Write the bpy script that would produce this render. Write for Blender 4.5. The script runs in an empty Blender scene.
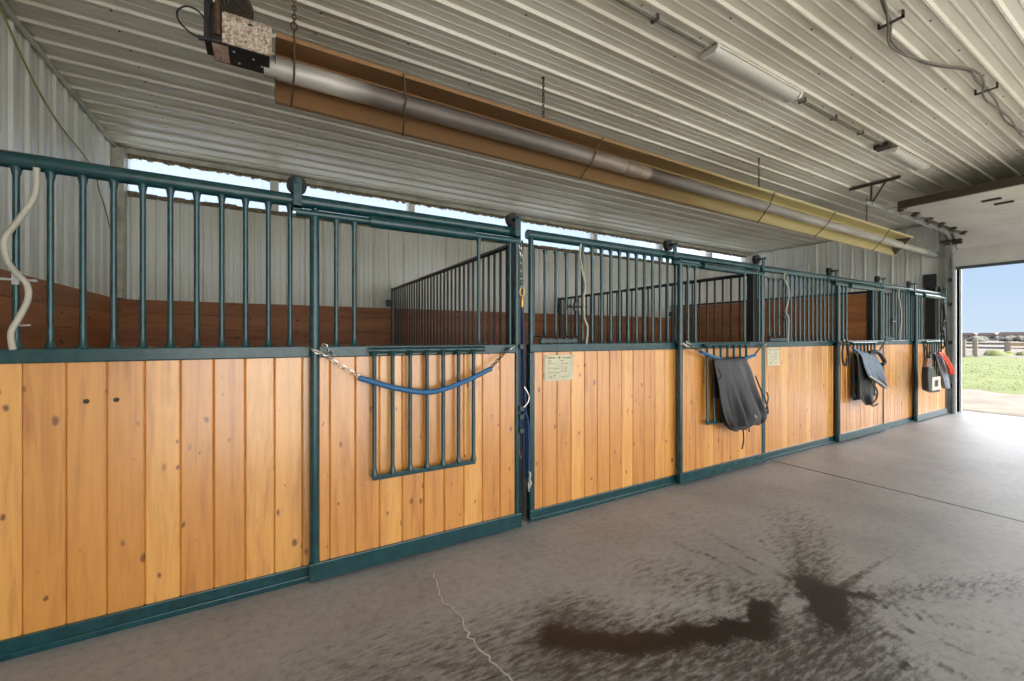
import bpy, bmesh, math, random
from mathutils import Vector, Matrix
random.seed(7)
R = math.radians
PI = math.pi
scn = bpy.context.scene
COL = scn.collection

# ------------------------------------------------------------------ layout
XL, XF = -1.51, 11.05          # side wall, far wall with the overhead door
YB, YO = 6.5, -4.6             # back wall, open side behind the photographer
ZC = 3.60                      # ceiling
YP, YD = 2.71, 2.645           # fixed stall fronts, sliding doors
PITCH = 0.229

# ------------------------------------------------------------------ materials
def nt(name):
    m = bpy.data.materials.new(name); m.use_nodes = True
    t = m.node_tree; b = t.nodes['Principled BSDF']
    return m, t, b
def nd(t, typ, **kw):
    n = t.nodes.new(typ)
    for k, v in kw.items():
        if k.startswith('i_'):
            key = k[2:]
            n.inputs[int(key) if key.isdigit() else key.replace('_', ' ')].default_value = v
        else: setattr(n, k, v)
    return n
def ln(t, a, ao, b, bi): t.links.new(a.outputs[ao], b.inputs[bi])
def c4(c): return (c[0], c[1], c[2], 1)
def ramp(t, src, so, stops):
    r = nd(t, 'ShaderNodeValToRGB'); e = r.color_ramp.elements
    while len(e) > 1: e.remove(e[-1])
    e[0].position = stops[0][0]; e[0].color = c4(stops[0][1])
    for p, c in stops[1:]:
        x = e.new(p); x.color = c4(c)
    if src is not None: ln(t, src, so, r, 'Fac')
    return r
def mapping(t, scale, coord='Object', add=None):
    tc = nd(t, 'ShaderNodeTexCoord'); mp = nd(t, 'ShaderNodeMapping'); mp.inputs['Scale'].default_value = scale
    if add is None: ln(t, tc, coord, mp, 'Vector')
    else:
        v = nd(t, 'ShaderNodeVectorMath', operation='ADD'); ln(t, tc, coord, v, 0); ln(t, add[0], add[1], v, 1)
        ln(t, v, 0, mp, 'Vector')
    return mp
def simple(name, col, rough=.5, metal=0, coat=0, noise=0, nscale=8, bump=0, spec=.5, dark=None):
    m, t, b = nt(name)
    b.inputs['Base Color'].default_value = c4(col); b.inputs['Roughness'].default_value = rough
    b.inputs['Metallic'].default_value = metal; b.inputs['Coat Weight'].default_value = coat
    b.inputs['Coat Roughness'].default_value = .2
    b.inputs['Specular IOR Level'].default_value = spec
    if noise or bump:
        mp = mapping(t, (1, 1, 1)); n = nd(t, 'ShaderNodeTexNoise', i_Scale=nscale, i_Detail=6, i_Roughness=.6); ln(t, mp, 0, n, 'Vector')
        if noise:
            d = dark or tuple(x*(1-noise) for x in col)
            r = ramp(t, n, 'Fac', [(.35, d), (.62, col)]); ln(t, r, 0, b, 'Base Color')
        if bump:
            bp = nd(t, 'ShaderNodeBump', i_Strength=bump, i_Distance=.01); ln(t, n, 'Fac', bp, 'Height'); ln(t, bp, 0, b, 'Normal')
    return m

def wood(name, c1, c2, cgroove, axis='z', knots=True, rough=.45, coat=.0, knotcol=(.19, .05, .010)):
    """boards with grain along one axis, each board its own tone"""
    m, t, b = nt(name)
    g = nd(t, 'ShaderNodeNewGeometry')
    mul = nd(t, 'ShaderNodeMath', operation='MULTIPLY', i_1=37.0); ln(t, g, 'Random Per Island', mul, 0)
    comb = nd(t, 'ShaderNodeCombineXYZ')
    for k in ('X', 'Y', 'Z'): ln(t, mul, 0, comb, k)
    s = {'z': (14, 14, 1.1), 'x': (1.1, 14, 14), 'y': (14, 1.1, 14)}[axis]
    mp = mapping(t, s, add=(comb, 0))
    n1 = nd(t, 'ShaderNodeTexNoise', i_Scale=1.0, i_Detail=8, i_Roughness=.62, i_Distortion=.8); ln(t, mp, 0, n1, 'Vector')
    s2 = tuple(x*3.2 for x in s)
    mp2 = mapping(t, s2, add=(comb, 0))
    n2 = nd(t, 'ShaderNodeTexNoise', i_Scale=1.0, i_Detail=5, i_Roughness=.6, i_Distortion=.3); ln(t, mp2, 0, n2, 'Vector')
    rr = ramp(t, g, 'Random Per Island', [(0, c1), (.5, tuple((a+q)/2 for a, q in zip(c1, c2))), (1, c2)])
    gr = ramp(t, n1, 'Fac', [(.3, (.72, .60, .45)), (.48, (1, 1, 1)), (.75, (1.08, 1.1, 1.15))])
    mx = nd(t, 'ShaderNodeMix', data_type='RGBA', blend_type='MULTIPLY'); mx.inputs[0].default_value = 1
    ln(t, rr, 0, mx, 6); ln(t, gr, 0, mx, 7)
    gr2 = ramp(t, n2, 'Fac', [(.35, (.86, .82, .76)), (.55, (1, 1, 1))])
    mx2 = nd(t, 'ShaderNodeMix', data_type='RGBA', blend_type='MULTIPLY'); mx2.inputs[0].default_value = .8
    ln(t, mx, 2, mx2, 6); ln(t, gr2, 0, mx2, 7)
    last = mx2
    if knots:
        ks = {'z': (13, 13, 7.5), 'x': (7.5, 13, 13), 'y': (13, 7.5, 13)}[axis]
        mpk = mapping(t, ks, add=(comb, 0))
        nn = nd(t, 'ShaderNodeTexNoise', i_Scale=2.5, i_Detail=2); ln(t, mpk, 0, nn, 'Vector')
        vm = nd(t, 'ShaderNodeVectorMath', operation='MULTIPLY_ADD'); vm.inputs[1].default_value = (.22, .22, .22)
        ln(t, nn, 'Color', vm, 0); ln(t, mpk, 0, vm, 2)
        vo = nd(t, 'ShaderNodeTexVoronoi', i_Scale=1.0); ln(t, vm, 0, vo, 'Vector')
        se = nd(t, 'ShaderNodeSeparateColor'); ln(t, vo, 'Color', se, 0)
        # only some cells hold a knot, sizes differ
        sz = nd(t, 'ShaderNodeMapRange'); ln(t, se, 0, sz, 0)
        sz.inputs[1].default_value = .02; sz.inputs[2].default_value = 1; sz.inputs[3].default_value = .03; sz.inputs[4].default_value = .25
        dv = nd(t, 'ShaderNodeMath', operation='DIVIDE'); ln(t, vo, 'Distance', dv, 0)
        mxm = nd(t, 'ShaderNodeMath', operation='MAXIMUM', i_1=.0005); ln(t, sz, 0, mxm, 0); ln(t, mxm, 0, dv, 1)
        kr = ramp(t, dv, 0, [(.45, (.9, .9, .9)), (.62, (.62, .62, .62)), (.74, (.20, .20, .20)), (.9, (.10, .10, .10)), (1, (0, 0, 0))])
        mx3 = nd(t, 'ShaderNodeMix', data_type='RGBA'); ln(t, kr, 0, mx3, 0)
        ln(t, last, 2, mx3, 6); mx3.inputs[7].default_value = c4(knotcol); last = mx3
    ln(t, last, 2, b, 'Base Color')
    b.inputs['Roughness'].default_value = rough
    b.inputs['Coat Weight'].default_value = coat; b.inputs['Coat Roughness'].default_value = .24; b.inputs['Coat IOR'].default_value = 2.0
    bp = nd(t, 'ShaderNodeBump', i_Strength=.15, i_Distance=.004); ln(t, n2, 'Fac', bp, 'Height'); ln(t, bp, 0, b, 'Normal')
    return m

def sheet(name, col, dirt, axis, rough=.38, amount=.5, metal=0):
    """painted ribbed steel with dirt streaks running along the ribs"""
    m, t, b = nt(name)
    s = {'x': (.25, 5, 5), 'z': (5, 5, .35)}[axis]
    mp = mapping(t, s); n = nd(t, 'ShaderNodeTexNoise', i_Scale=1, i_Detail=7, i_Roughness=.65); ln(t, mp, 0, n, 'Vector')
    mp2 = mapping(t, (.7, .7, .7)); n2 = nd(t, 'ShaderNodeTexNoise', i_Scale=1.2, i_Detail=5); ln(t, mp2, 0, n2, 'Vector')
    ad = nd(t, 'ShaderNodeMath', operation='ADD'); ln(t, n, 'Fac', ad, 0); ln(t, n2, 'Fac', ad, 1)
    r = ramp(t, ad, 0, [(.40/1, dirt), (.5, dirt)]); t.nodes.remove(r)
    mr = nd(t, 'ShaderNodeMapRange'); ln(t, ad, 0, mr, 0)
    mr.inputs[1].default_value = .75; mr.inputs[2].default_value = 1.2; mr.inputs[3].default_value = amount; mr.inputs[4].default_value = 0
    mx = nd(t, 'ShaderNodeMix', data_type='RGBA'); ln(t, mr, 0, mx, 0)
    mx.inputs[6].default_value = c4(col); mx.inputs[7].default_value = c4(dirt)
    ln(t, mx, 2, b, 'Base Color'); b.inputs['Roughness'].default_value = rough; b.inputs['Metallic'].default_value = metal
    return m

M = {}
M['pine'] = wood('pine_boards', (.86, .405, .088), (.70, .285, .046), None, 'z', True, .38, .8)
M['brown'] = wood('brown_planks', (.42, .175, .075), (.30, .115, .048), None, 'x', True, .6, 0, (.03, .01, .005))
M['brown_y'] = wood('brown_planks_cross', (.48, .20, .075), (.36, .135, .05), None, 'y', True, .5, 0, (.03, .01, .005))
M['green'] = simple('green_enamel', (.009, .066, .075), .26, 0, .35, .35, 20)
M['greenedge'] = simple('green_enamel_worn', (.03, .075, .08), .42, 0, .2, .5, 30)
M['black'] = simple('black_steel', (.012, .016, .017), .4, 0, .2)
M['ceil'] = sheet('ceiling_steel', (.80, .775, .665), (.44, .39, .28), 'x', .36, .65)
M['wall'] = sheet('wall_steel', (.80, .82, .77), (.48, .48, .39), 'z', .32, .6)
M['trimsteel'] = simple('trim_steel', (.55, .54, .44), .4, 0, 0, .4, 6)
M['dust'] = simple('dusty_edge', (.26, .215, .13), .9, 0, 0, .7, 25)
M['screw'] = simple('screw_head', (.06, .045, .03), .6)
M['galv'] = simple('galvanised', (.55, .56, .55), .4, .3, 0, .3, 14)
M['chrome'] = simple('bright_steel', (.62, .62, .6), .25, 1)
M['brass'] = simple('brass', (.6, .36, .12), .3, 1)
M['rustchain'] = simple('rusty_chain', (.13, .085, .05), .6, .6, 0, .4, 40)
M['rustdark'] = simple('dark_rust', (.09, .06, .035), .7, 0, 0, .5, 30)
M['coupling'] = simple('heat_tan_steel', (.30, .24, .18), .45, .4, 0, .3, 12)
M['blue'] = simple('blue_tube', (.025, .14, .32), .4)
M['bluerope'] = simple('blue_rope', (.022, .06, .17), .7, 0, 0, .5, 60, .6)
M['hose'] = simple('pale_hose', (.55, .52, .43), .45, 0, 0, .2, 10)
M['paper'] = simple('paper', (.72, .68, .48), .7, 0, 0, .15, 12)
M['ink'] = simple('ink', (.03, .035, .03), .7)
M['white'] = simple('white_enamel', (.68, .66, .58), .4, 0, 0, .15, 5)
M['diffuser'] = simple('diffuser', (.58, .57, .50), .3)
M['boxwhite'] = simple('rusted_white', (.66, .60, .51), .55, 0, 0, .6, 85, 0, .5, (.22, .10, .045))
M['boxdark'] = simple('burner_dark', (.035, .034, .034), .45, .3, 0, .4, 14)
M['label'] = simple('warning_label', (.50, .24, .17), .6, 0, 0, .35, 60, 0, .5, (.6, .48, .40))
M['rubber'] = simple('black_rubber', (.012, .012, .012), .6)
M['blanket'] = simple('black_nylon', (.028, .028, .03), .42, 0, 0, .3, 12, .25)
M['denim'] = simple('blue_grey_cloth', (.25, .31, .39), .8, 0, 0, .3, 30, .3)
M['greycloth'] = simple('pale_grey_blue_cloth', (.40, .46, .52), .85, 0, 0, .3, 25, .3)
M['orange'] = simple('orange_red_cloth', (.72, .09, .035), .75, 0, 0, .3, 25, .3)
M['leather'] = simple('dark_leather', (.02, .016, .013), .5)
M['tan'] = simple('tan_cloth', (.28, .15, .09), .8, 0, 0, .4, 30)
M['patch'] = simple('white_patch', (.66, .62, .52), .7)
M['doorpanel'] = simple('door_panel_white', (.60, .585, .53), .45, 0, 0, .18, 1.6)
M['darkbrown'] = simple('dark_strut', (.05, .035, .022), .6, .2)
M['seal'] = simple('rubber_seal', (.05, .065, .08), .6)
M['alu'] = None
def reflector_mat():
    m, t, b = nt('reflector_aluminium')
    tc = nd(t, 'ShaderNodeTexCoord'); sx = nd(t, 'ShaderNodeSeparateXYZ'); ln(t, tc, 'Object', sx, 0)
    mp = mapping(t, (.6, 8, 8)); n = nd(t, 'ShaderNodeTexNoise', i_Scale=1.5, i_Detail=6); ln(t, mp, 0, n, 'Vector')
    mm = nd(t, 'ShaderNodeMath', operation='MULTIPLY_ADD', i_1=1/9.4, i_2=-.12); ln(t, sx, 'X', mm, 0)
    ad = nd(t, 'ShaderNodeMath', operation='MULTIPLY_ADD', i_1=.25); ln(t, n, 'Fac', ad, 0); ln(t, mm, 0, ad, 2)
    r = ramp(t, ad, 0, [(.0, (.36, .20, .095)), (.22, (.36, .21, .10)), (.42, (.42, .30, .14)), (.6, (.78, .67, .35)), (1, (.82, .72, .38))])
    ln(t, r, 0, b, 'Base Color'); b.inputs['Metallic'].default_value = .5; b.inputs['Roughness'].default_value = .34
    return m
M['alu'] = reflector_mat()
def tube_mat():
    m, t, b = nt('heater_tube_steel')
    tc = nd(t, 'ShaderNodeTexCoord'); sx = nd(t, 'ShaderNodeSeparateXYZ'); ln(t, tc, 'Object', sx, 0)
    mp = mapping(t, (.8, 10, 10)); n = nd(t, 'ShaderNodeTexNoise', i_Scale=2, i_Detail=6); ln(t, mp, 0, n, 'Vector')
    r = ramp(t, None, None, [(0, (.5, .47, .42)), (.035, (.6, .57, .52)), (.06, (.16, .135, .12)), (.2, (.17, .15, .135)), (.29, (.33, .28, .23)), (.335, (.36, .30, .24)), (.336, (.10, .075, .06)), (.40, (.2, .18, .16)), (.7, (.42, .40, .36)), (1, (.5, .48, .42))])  # whitish first stops are a glare highlight put into the tube colour
    mm = nd(t, 'ShaderNodeMath', operation='MULTIPLY', i_1=1/9.4); ln(t, sx, 'X', mm, 0); ln(t, mm, 0, r, 'Fac')
    gr = ramp(t, n, 'Fac', [(.35, (.72, .7, .68)), (.6, (1, 1, 1))])
    mx = nd(t, 'ShaderNodeMix', data_type='RGBA', blend_type='MULTIPLY'); mx.inputs[0].default_value = 1
    ln(t, r, 0, mx, 6); ln(t, gr, 0, mx, 7); ln(t, mx, 2, b, 'Base Color')
    b.inputs['Metallic'].default_value = .25; b.inputs['Roughness'].default_value = .5
    return m
M['htube'] = tube_mat()
def poly_mat():
    m, t, b = nt('translucent_sheet'); out = t.nodes['Material Output']
    tr = nd(t, 'ShaderNodeBsdfTransparent'); tr.inputs[0].default_value = (.74, .80, .88, 1)
    tl = nd(t, 'ShaderNodeBsdfTranslucent'); tl.inputs[0].default_value = (.66, .71, .80, 1)
    gl = nd(t, 'ShaderNodeBsdfGlossy'); gl.inputs['Roughness'].default_value = .3
    m1 = nd(t, 'ShaderNodeMixShader'); m1.inputs[0].default_value = .35; ln(t, tr, 0, m1, 1); ln(t, tl, 0, m1, 2)
    m2 = nd(t, 'ShaderNodeMixShader'); m2.inputs[0].default_value = .05; ln(t, m1, 0, m2, 1); ln(t, gl, 0, m2, 2)
    ln(t, m2, 0, out, 'Surface'); return m
M['poly'] = poly_mat()
def floor_mat():
    m, t, b = nt('worn_concrete')
    mp = mapping(t, (1, 1, 1))
    n1 = nd(t, 'ShaderNodeTexNoise', i_Scale=1.1, i_Detail=8, i_Roughness=.62); ln(t, mp, 0, n1, 'Vector')
    n2 = nd(t, 'ShaderNodeTexNoise', i_Scale=22, i_Detail=8, i_Roughness=.75); ln(t, mp, 0, n2, 'Vector')
    mps = mapping(t, (7, 26, 1)); mps.inputs['Rotation'].default_value = (0, 0, .35)
    n3 = nd(t, 'ShaderNodeTexNoise', i_Scale=1.6, i_Detail=8, i_Roughness=.72); ln(t, mps, 0, n3, 'Vector')
    r1 = ramp(t, n1, 'Fac', [(.3, (.25, .248, .25)), (.5, (.318, .315, .316)), (.7, (.375, .372, .37))])
    r2 = ramp(t, n2, 'Fac', [(.3, (.62, .60, .58)), (.5, (1, 1, 1)), (.72, (1.14, 1.14, 1.14))])
    mx = nd(t, 'ShaderNodeMix', data_type='RGBA', blend_type='MULTIPLY'); mx.inputs[0].default_value = .75
    ln(t, r1, 0, mx, 6); ln(t, r2, 0, mx, 7)
    n4 = nd(t, 'ShaderNodeTexNoise', i_Scale=34, i_Detail=8, i_Roughness=.8); ln(t, mp, 0, n4, 'Vector')
    at = nd(t, 'ShaderNodeAttribute', attribute_name='stain'); se = nd(t, 'ShaderNodeSeparateColor'); ln(t, at, 'Color', se, 0)
    # wet stain (red channel) broken up by fine streaks, grime (green channel)
    def broken(ch, lo, hi, nz, amp):
        ms = nd(t, 'ShaderNodeMath', operation='MULTIPLY_ADD', i_1=amp, i_2=-amp/2); ln(t, nz, 'Fac', ms, 0)
        a = nd(t, 'ShaderNodeMath', operation='ADD'); ln(t, se, ch, a, 0); ln(t, ms, 0, a, 1)
        q = nd(t, 'ShaderNodeMapRange', interpolation_type='SMOOTHSTEP'); ln(t, a, 0, q, 0); q.inputs[1].default_value = lo; q.inputs[2].default_value = hi
        return q
    g = broken(1, .16, .78, n3, 2.0)
    mg = nd(t, 'ShaderNodeMix', data_type='RGBA'); ln(t, g, 0, mg, 0); ln(t, mx, 2, mg, 6); mg.inputs[7].default_value = (.055, .047, .041, 1)
    w = broken(0, .24, .70, n4, 1.5)
    mw = nd(t, 'ShaderNodeMix', data_type='RGBA'); ln(t, w, 0, mw, 0); ln(t, mg, 2, mw, 6); mw.inputs[7].default_value = (.013, .0085, .0065, 1)
    ln(t, mw, 2, b, 'Base Color')
    rr = nd(t, 'ShaderNodeMapRange'); ln(t, w, 0, rr, 0); rr.inputs[3].default_value = .50; rr.inputs[4].default_value = .45; ln(t, rr, 0, b, 'Roughness')
    bp = nd(t, 'ShaderNodeBump', i_Strength=.22, i_Distance=.006); ln(t, n2, 'Fac', bp, 'Height'); ln(t, bp, 0, b, 'Normal')
    return m
M['floor'] = floor_mat()
M['filler'] = simple('crack_filler', (.62, .59, .55), .7, 0, 0, .3, 30)
M['groove'] = simple('joint_dirt', (.035, .03, .026), .9)
M['dirt'] = simple('dirt_drive', (.20, .165, .13), .95, 0, 0, .35, 1.6, .6)
M['grass'] = simple('meadow', (.125, .14, .042), .9, 0, 0, .3, .7, .2, .3, (.092, .112, .03))
M['dry'] = simple('dry_field', (.135, .115, .098), .95, 0, 0, .25, .05)
M['blade'] = simple('grass_blade', (.13, .145, .045), .8, 0, 0, .15, .6)
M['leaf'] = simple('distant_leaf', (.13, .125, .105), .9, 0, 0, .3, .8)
M['bark'] = simple('bark', (.10, .075, .055), .9)
M['fence'] = simple('weathered_timber', (.20, .17, .14), .85, 0, 0, .3, 6)
M['fencetan'] = simple('tan_timber', (.28, .19, .10), .8, 0, 0, .2, 6)
M['house'] = simple('house_wall', (.24, .20, .19), .9)
M['housewhite'] = simple('house_wall_pale', (.33, .30, .28), .9)
M['roof'] = simple('house_roof', (.15, .12, .11), .9)

# ------------------------------------------------------------------ mesh helpers
def BM(): return bmesh.new()
def obj(name, bm, m, parent=None, smooth=None, bevel=0):
    me = bpy.data.meshes.new(name); bmesh.ops.recalc_face_normals(bm, faces=bm.faces); bm.to_mesh(me); bm.free()
    for x in (m if isinstance(m, (list, tuple)) else [m]): me.materials.append(x)
    if smooth:
        for p in me.polygons: p.use_smooth = True
        me.set_sharp_from_angle(angle=R(smooth))
    o = bpy.data.objects.new(name, me); COL.objects.link(o)
    if parent is not None: o.parent = parent
    if bevel:
        md = o.modifiers.new('bevel', 'BEVEL'); md.width = bevel; md.segments = 2; md.limit_method = 'ANGLE'
    return o
def box(bm, a, b, mi=0):
    (x0, y0, z0), (x1, y1, z1) = a, b
    v = [bm.verts.new(p) for p in ((x0, y0, z0), (x1, y0, z0), (x1, y1, z0), (x0, y1, z0), (x0, y0, z1), (x1, y0, z1), (x1, y1, z1), (x0, y1, z1))]
    for f in ((3, 2, 1, 0), (4, 5, 6, 7), (0, 1, 5, 4), (1, 2, 6, 5), (2, 3, 7, 6), (3, 0, 4, 7)):
        bm.faces.new([v[i] for i in f]).material_index = mi
def prism(bm, poly, axis, a, b, mi=0):
    """extrude a 2D polygon along an axis; poly is in the two other axes, in order"""
    def P(p, s): return {'x': (s, p[0], p[1]), 'y': (p[0], s, p[1]), 'z': (p[0], p[1], s)}[axis]
    v0 = [bm.verts.new(P(p, a)) for p in poly]; v1 = [bm.verts.new(P(p, b)) for p in poly]; n = len(poly)
    bm.faces.new(v0[::-1]).material_index = mi; bm.faces.new(v1).material_index = mi
    for i in range(n): bm.faces.new((v0[i], v0[(i+1) % n], v1[(i+1) % n], v1[i])).material_index = mi
def tube(bm, pts, r, seg=8, mi=0, closed=False):
    pts = [Vector(p) for p in pts]; n = len(pts)
    rs = r if isinstance(r, (list, tuple)) else [r]*n
    def tan(i):
        if closed: return (pts[(i+1) % n]-pts[i-1]).normalized()
        return (pts[min(i+1, n-1)]-pts[max(i-1, 0)]).normalized()
    t0 = tan(0); up = Vector((0, 0, 1)) if abs(t0.z) < .9 else Vector((1, 0, 0))
    nrm = (up - t0*up.dot(t0)).normalized(); rings = []
    for i in range(n):
        t = tan(i); nrm = (nrm - t*nrm.dot(t))
        nrm = nrm.normalized() if nrm.length > 1e-6 else t.orthogonal().normalized()
        bi = t.cross(nrm)
        rings.append([bm.verts.new(pts[i] + (nrm*math.cos(2*PI*k/seg)+bi*math.sin(2*PI*k/seg))*rs[i]) for k in range(seg)])
    for i in range(n if closed else n-1):
        a, b = rings[i], rings[(i+1) % n]
        for k in range(seg): bm.faces.new((a[k], a[(k+1) % seg], b[(k+1) % seg], b[k])).material_index = mi
    if not closed:
        bm.faces.new(rings[0][::-1]).material_index = mi; bm.faces.new(rings[-1]).material_index = mi
def cr(pts, n=6):
    """smooth curve through points"""
    pts = [Vector(p) for p in pts]; out = []
    for i in range(len(pts)-1):
        p0 = pts[max(i-1, 0)]; p1 = pts[i]; p2 = pts[i+1]; p3 = pts[min(i+2, len(pts)-1)]
        for k in range(n):
            t = k/n
            out.append(.5*((2*p1)+(p2-p0)*t+(2*p0-5*p1+4*p2-p3)*t*t+(3*p1-p0-3*p2+p3)*t**3))
    out.append(pts[-1]); return out
def lathe(bm, prof, c, axis='y', seg=20, mi=0):
    """prof: (radius, offset along axis)"""
    rings = []
    for r, h in prof:
        ring = []
        for k in range(seg):
            a = 2*PI*k/seg; u, w = r*math.cos(a), r*math.sin(a)
            p = {'y': (u, h, w), 'x': (h, u, w), 'z': (u, w, h)}[axis]
            ring.append(bm.verts.new((c[0]+p[0], c[1]+p[1], c[2]+p[2])))
        rings.append(ring)
    for a, b in zip(rings, rings[1:]):
        for k in range(seg): bm.faces.new((a[k], a[(k+1) % seg], b[(k+1) % seg], b[k])).material_index = mi
    bm.faces.new(rings[0][::-1]).material_index = mi; bm.faces.new(rings[-1]).material_index = mi
def chain(bm, pts, link=.028, r=.0028, mi=0):
    """interlocked oval links along a polyline"""
    pts = [Vector(p) for p in pts]
    L = sum((b-a).length for a, b in zip(pts, pts[1:])); n = max(2, int(L/(link*.72)))
    def at(s):
        for a, b in zip(pts, pts[1:]):
            d = (b-a).length
            if s <= d: return a+(b-a)*(s/d if d else 0), (b-a).normalized()
            s -= d
        return pts[-1], (pts[-1]-pts[-2]).normalized()
    for i in range(n):
        p, t = at((i+.5)*L/n); o = t.orthogonal().normalized(); o = Matrix.Rotation(PI/4+(i % 2)*PI/2, 3, t) @ o
        tube(bm, [p + t*(link*.5*math.cos(a)) + o*(link*.3*math.sin(a)) for a in [2*PI*k/8 for k in range(8)]], r, 5, mi, True)
def thing(name, label, cat, loc=(0, 0, 0), group=None):
    o = bpy.data.objects.new(name, None); COL.objects.link(o); o.location = loc; o.empty_display_size = .1
    o['label'] = label; o['category'] = cat
    if group: o['group'] = group
    return o
def tag(o, label, cat, group=None):
    o['label'] = label; o['category'] = cat
    if group: o['group'] = group
    return o
def struct(o, label=None, cat=None):
    o['kind'] = 'structure'
    if label: o['label'] = label
    if cat: o['category'] = cat
    return o
def shift(bm, d): bmesh.ops.translate(bm, verts=bm.verts, vec=d); return bm
def neg(o): return (-o.location.x, -o.location.y, -o.location.z)
def part(name, bm, m, root, parent=None, **kw):
    """a mesh given in room coordinates, made a part of root (or a sub-part of parent, which sits at root)"""
    shift(bm, neg(root)); return obj(name, bm, m, parent or root, **kw)

def rib_profile(s0, s1, phase=0, major=.018, minor=.0035, hw=.026):
    """(s, depth) across a ribbed sheet"""
    out = [(s0, 0)]; k = math.floor((s0-phase)/PITCH)-1
    while True:
        b = phase+k*PITCH
        if b > s1: break
        for ds, d in ((-hw, 0), (-hw*.36, major), (hw*.36, major), (hw, 0), (.066, 0), (.073, minor), (.083, minor), (.090, 0), (.138, 0), (.145, minor), (.155, minor), (.162, 0)):
            s = b+ds
            if s0 < s < s1: out.append((s, d))
        k += 1
    out.append((s1, 0)); return out
def ribbed(bm, prof, mk, a, b, mi=0, n=1):
    """mk(s, d, t) -> point; strips between t=a and t=b"""
    ts = [a+(b-a)*i/n for i in range(n+1)]
    rows = [[bm.verts.new(mk(s, d, t)) for s, d in prof] for t in ts]
    for r0, r1 in zip(rows, rows[1:]):
        for i in range(len(prof)-1):
            bm.faces.new((r0[i], r0[i+1], r1[i+1], r1[i])).material_index = mi
def planks_v(bm, x0, x1, z0, z1, yf, w=.14, depth=.02, bev=.006, off=0):
    """upright tongue-and-groove boards filling x0..x1"""
    xs = [x0]; x = x0+off if off else x0+w
    while x < x1-.02: xs.append(x); x += w
    xs.append(x1)
    for a, b in zip(xs, xs[1:]):
        g = .0008
        prism(bm, [(a+g, yf+depth), (a+g, yf+bev), (a+bev, yf), (b-bev, yf), (b-g, yf+bev), (b-g, yf+depth)], 'z', z0, z1)

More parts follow.
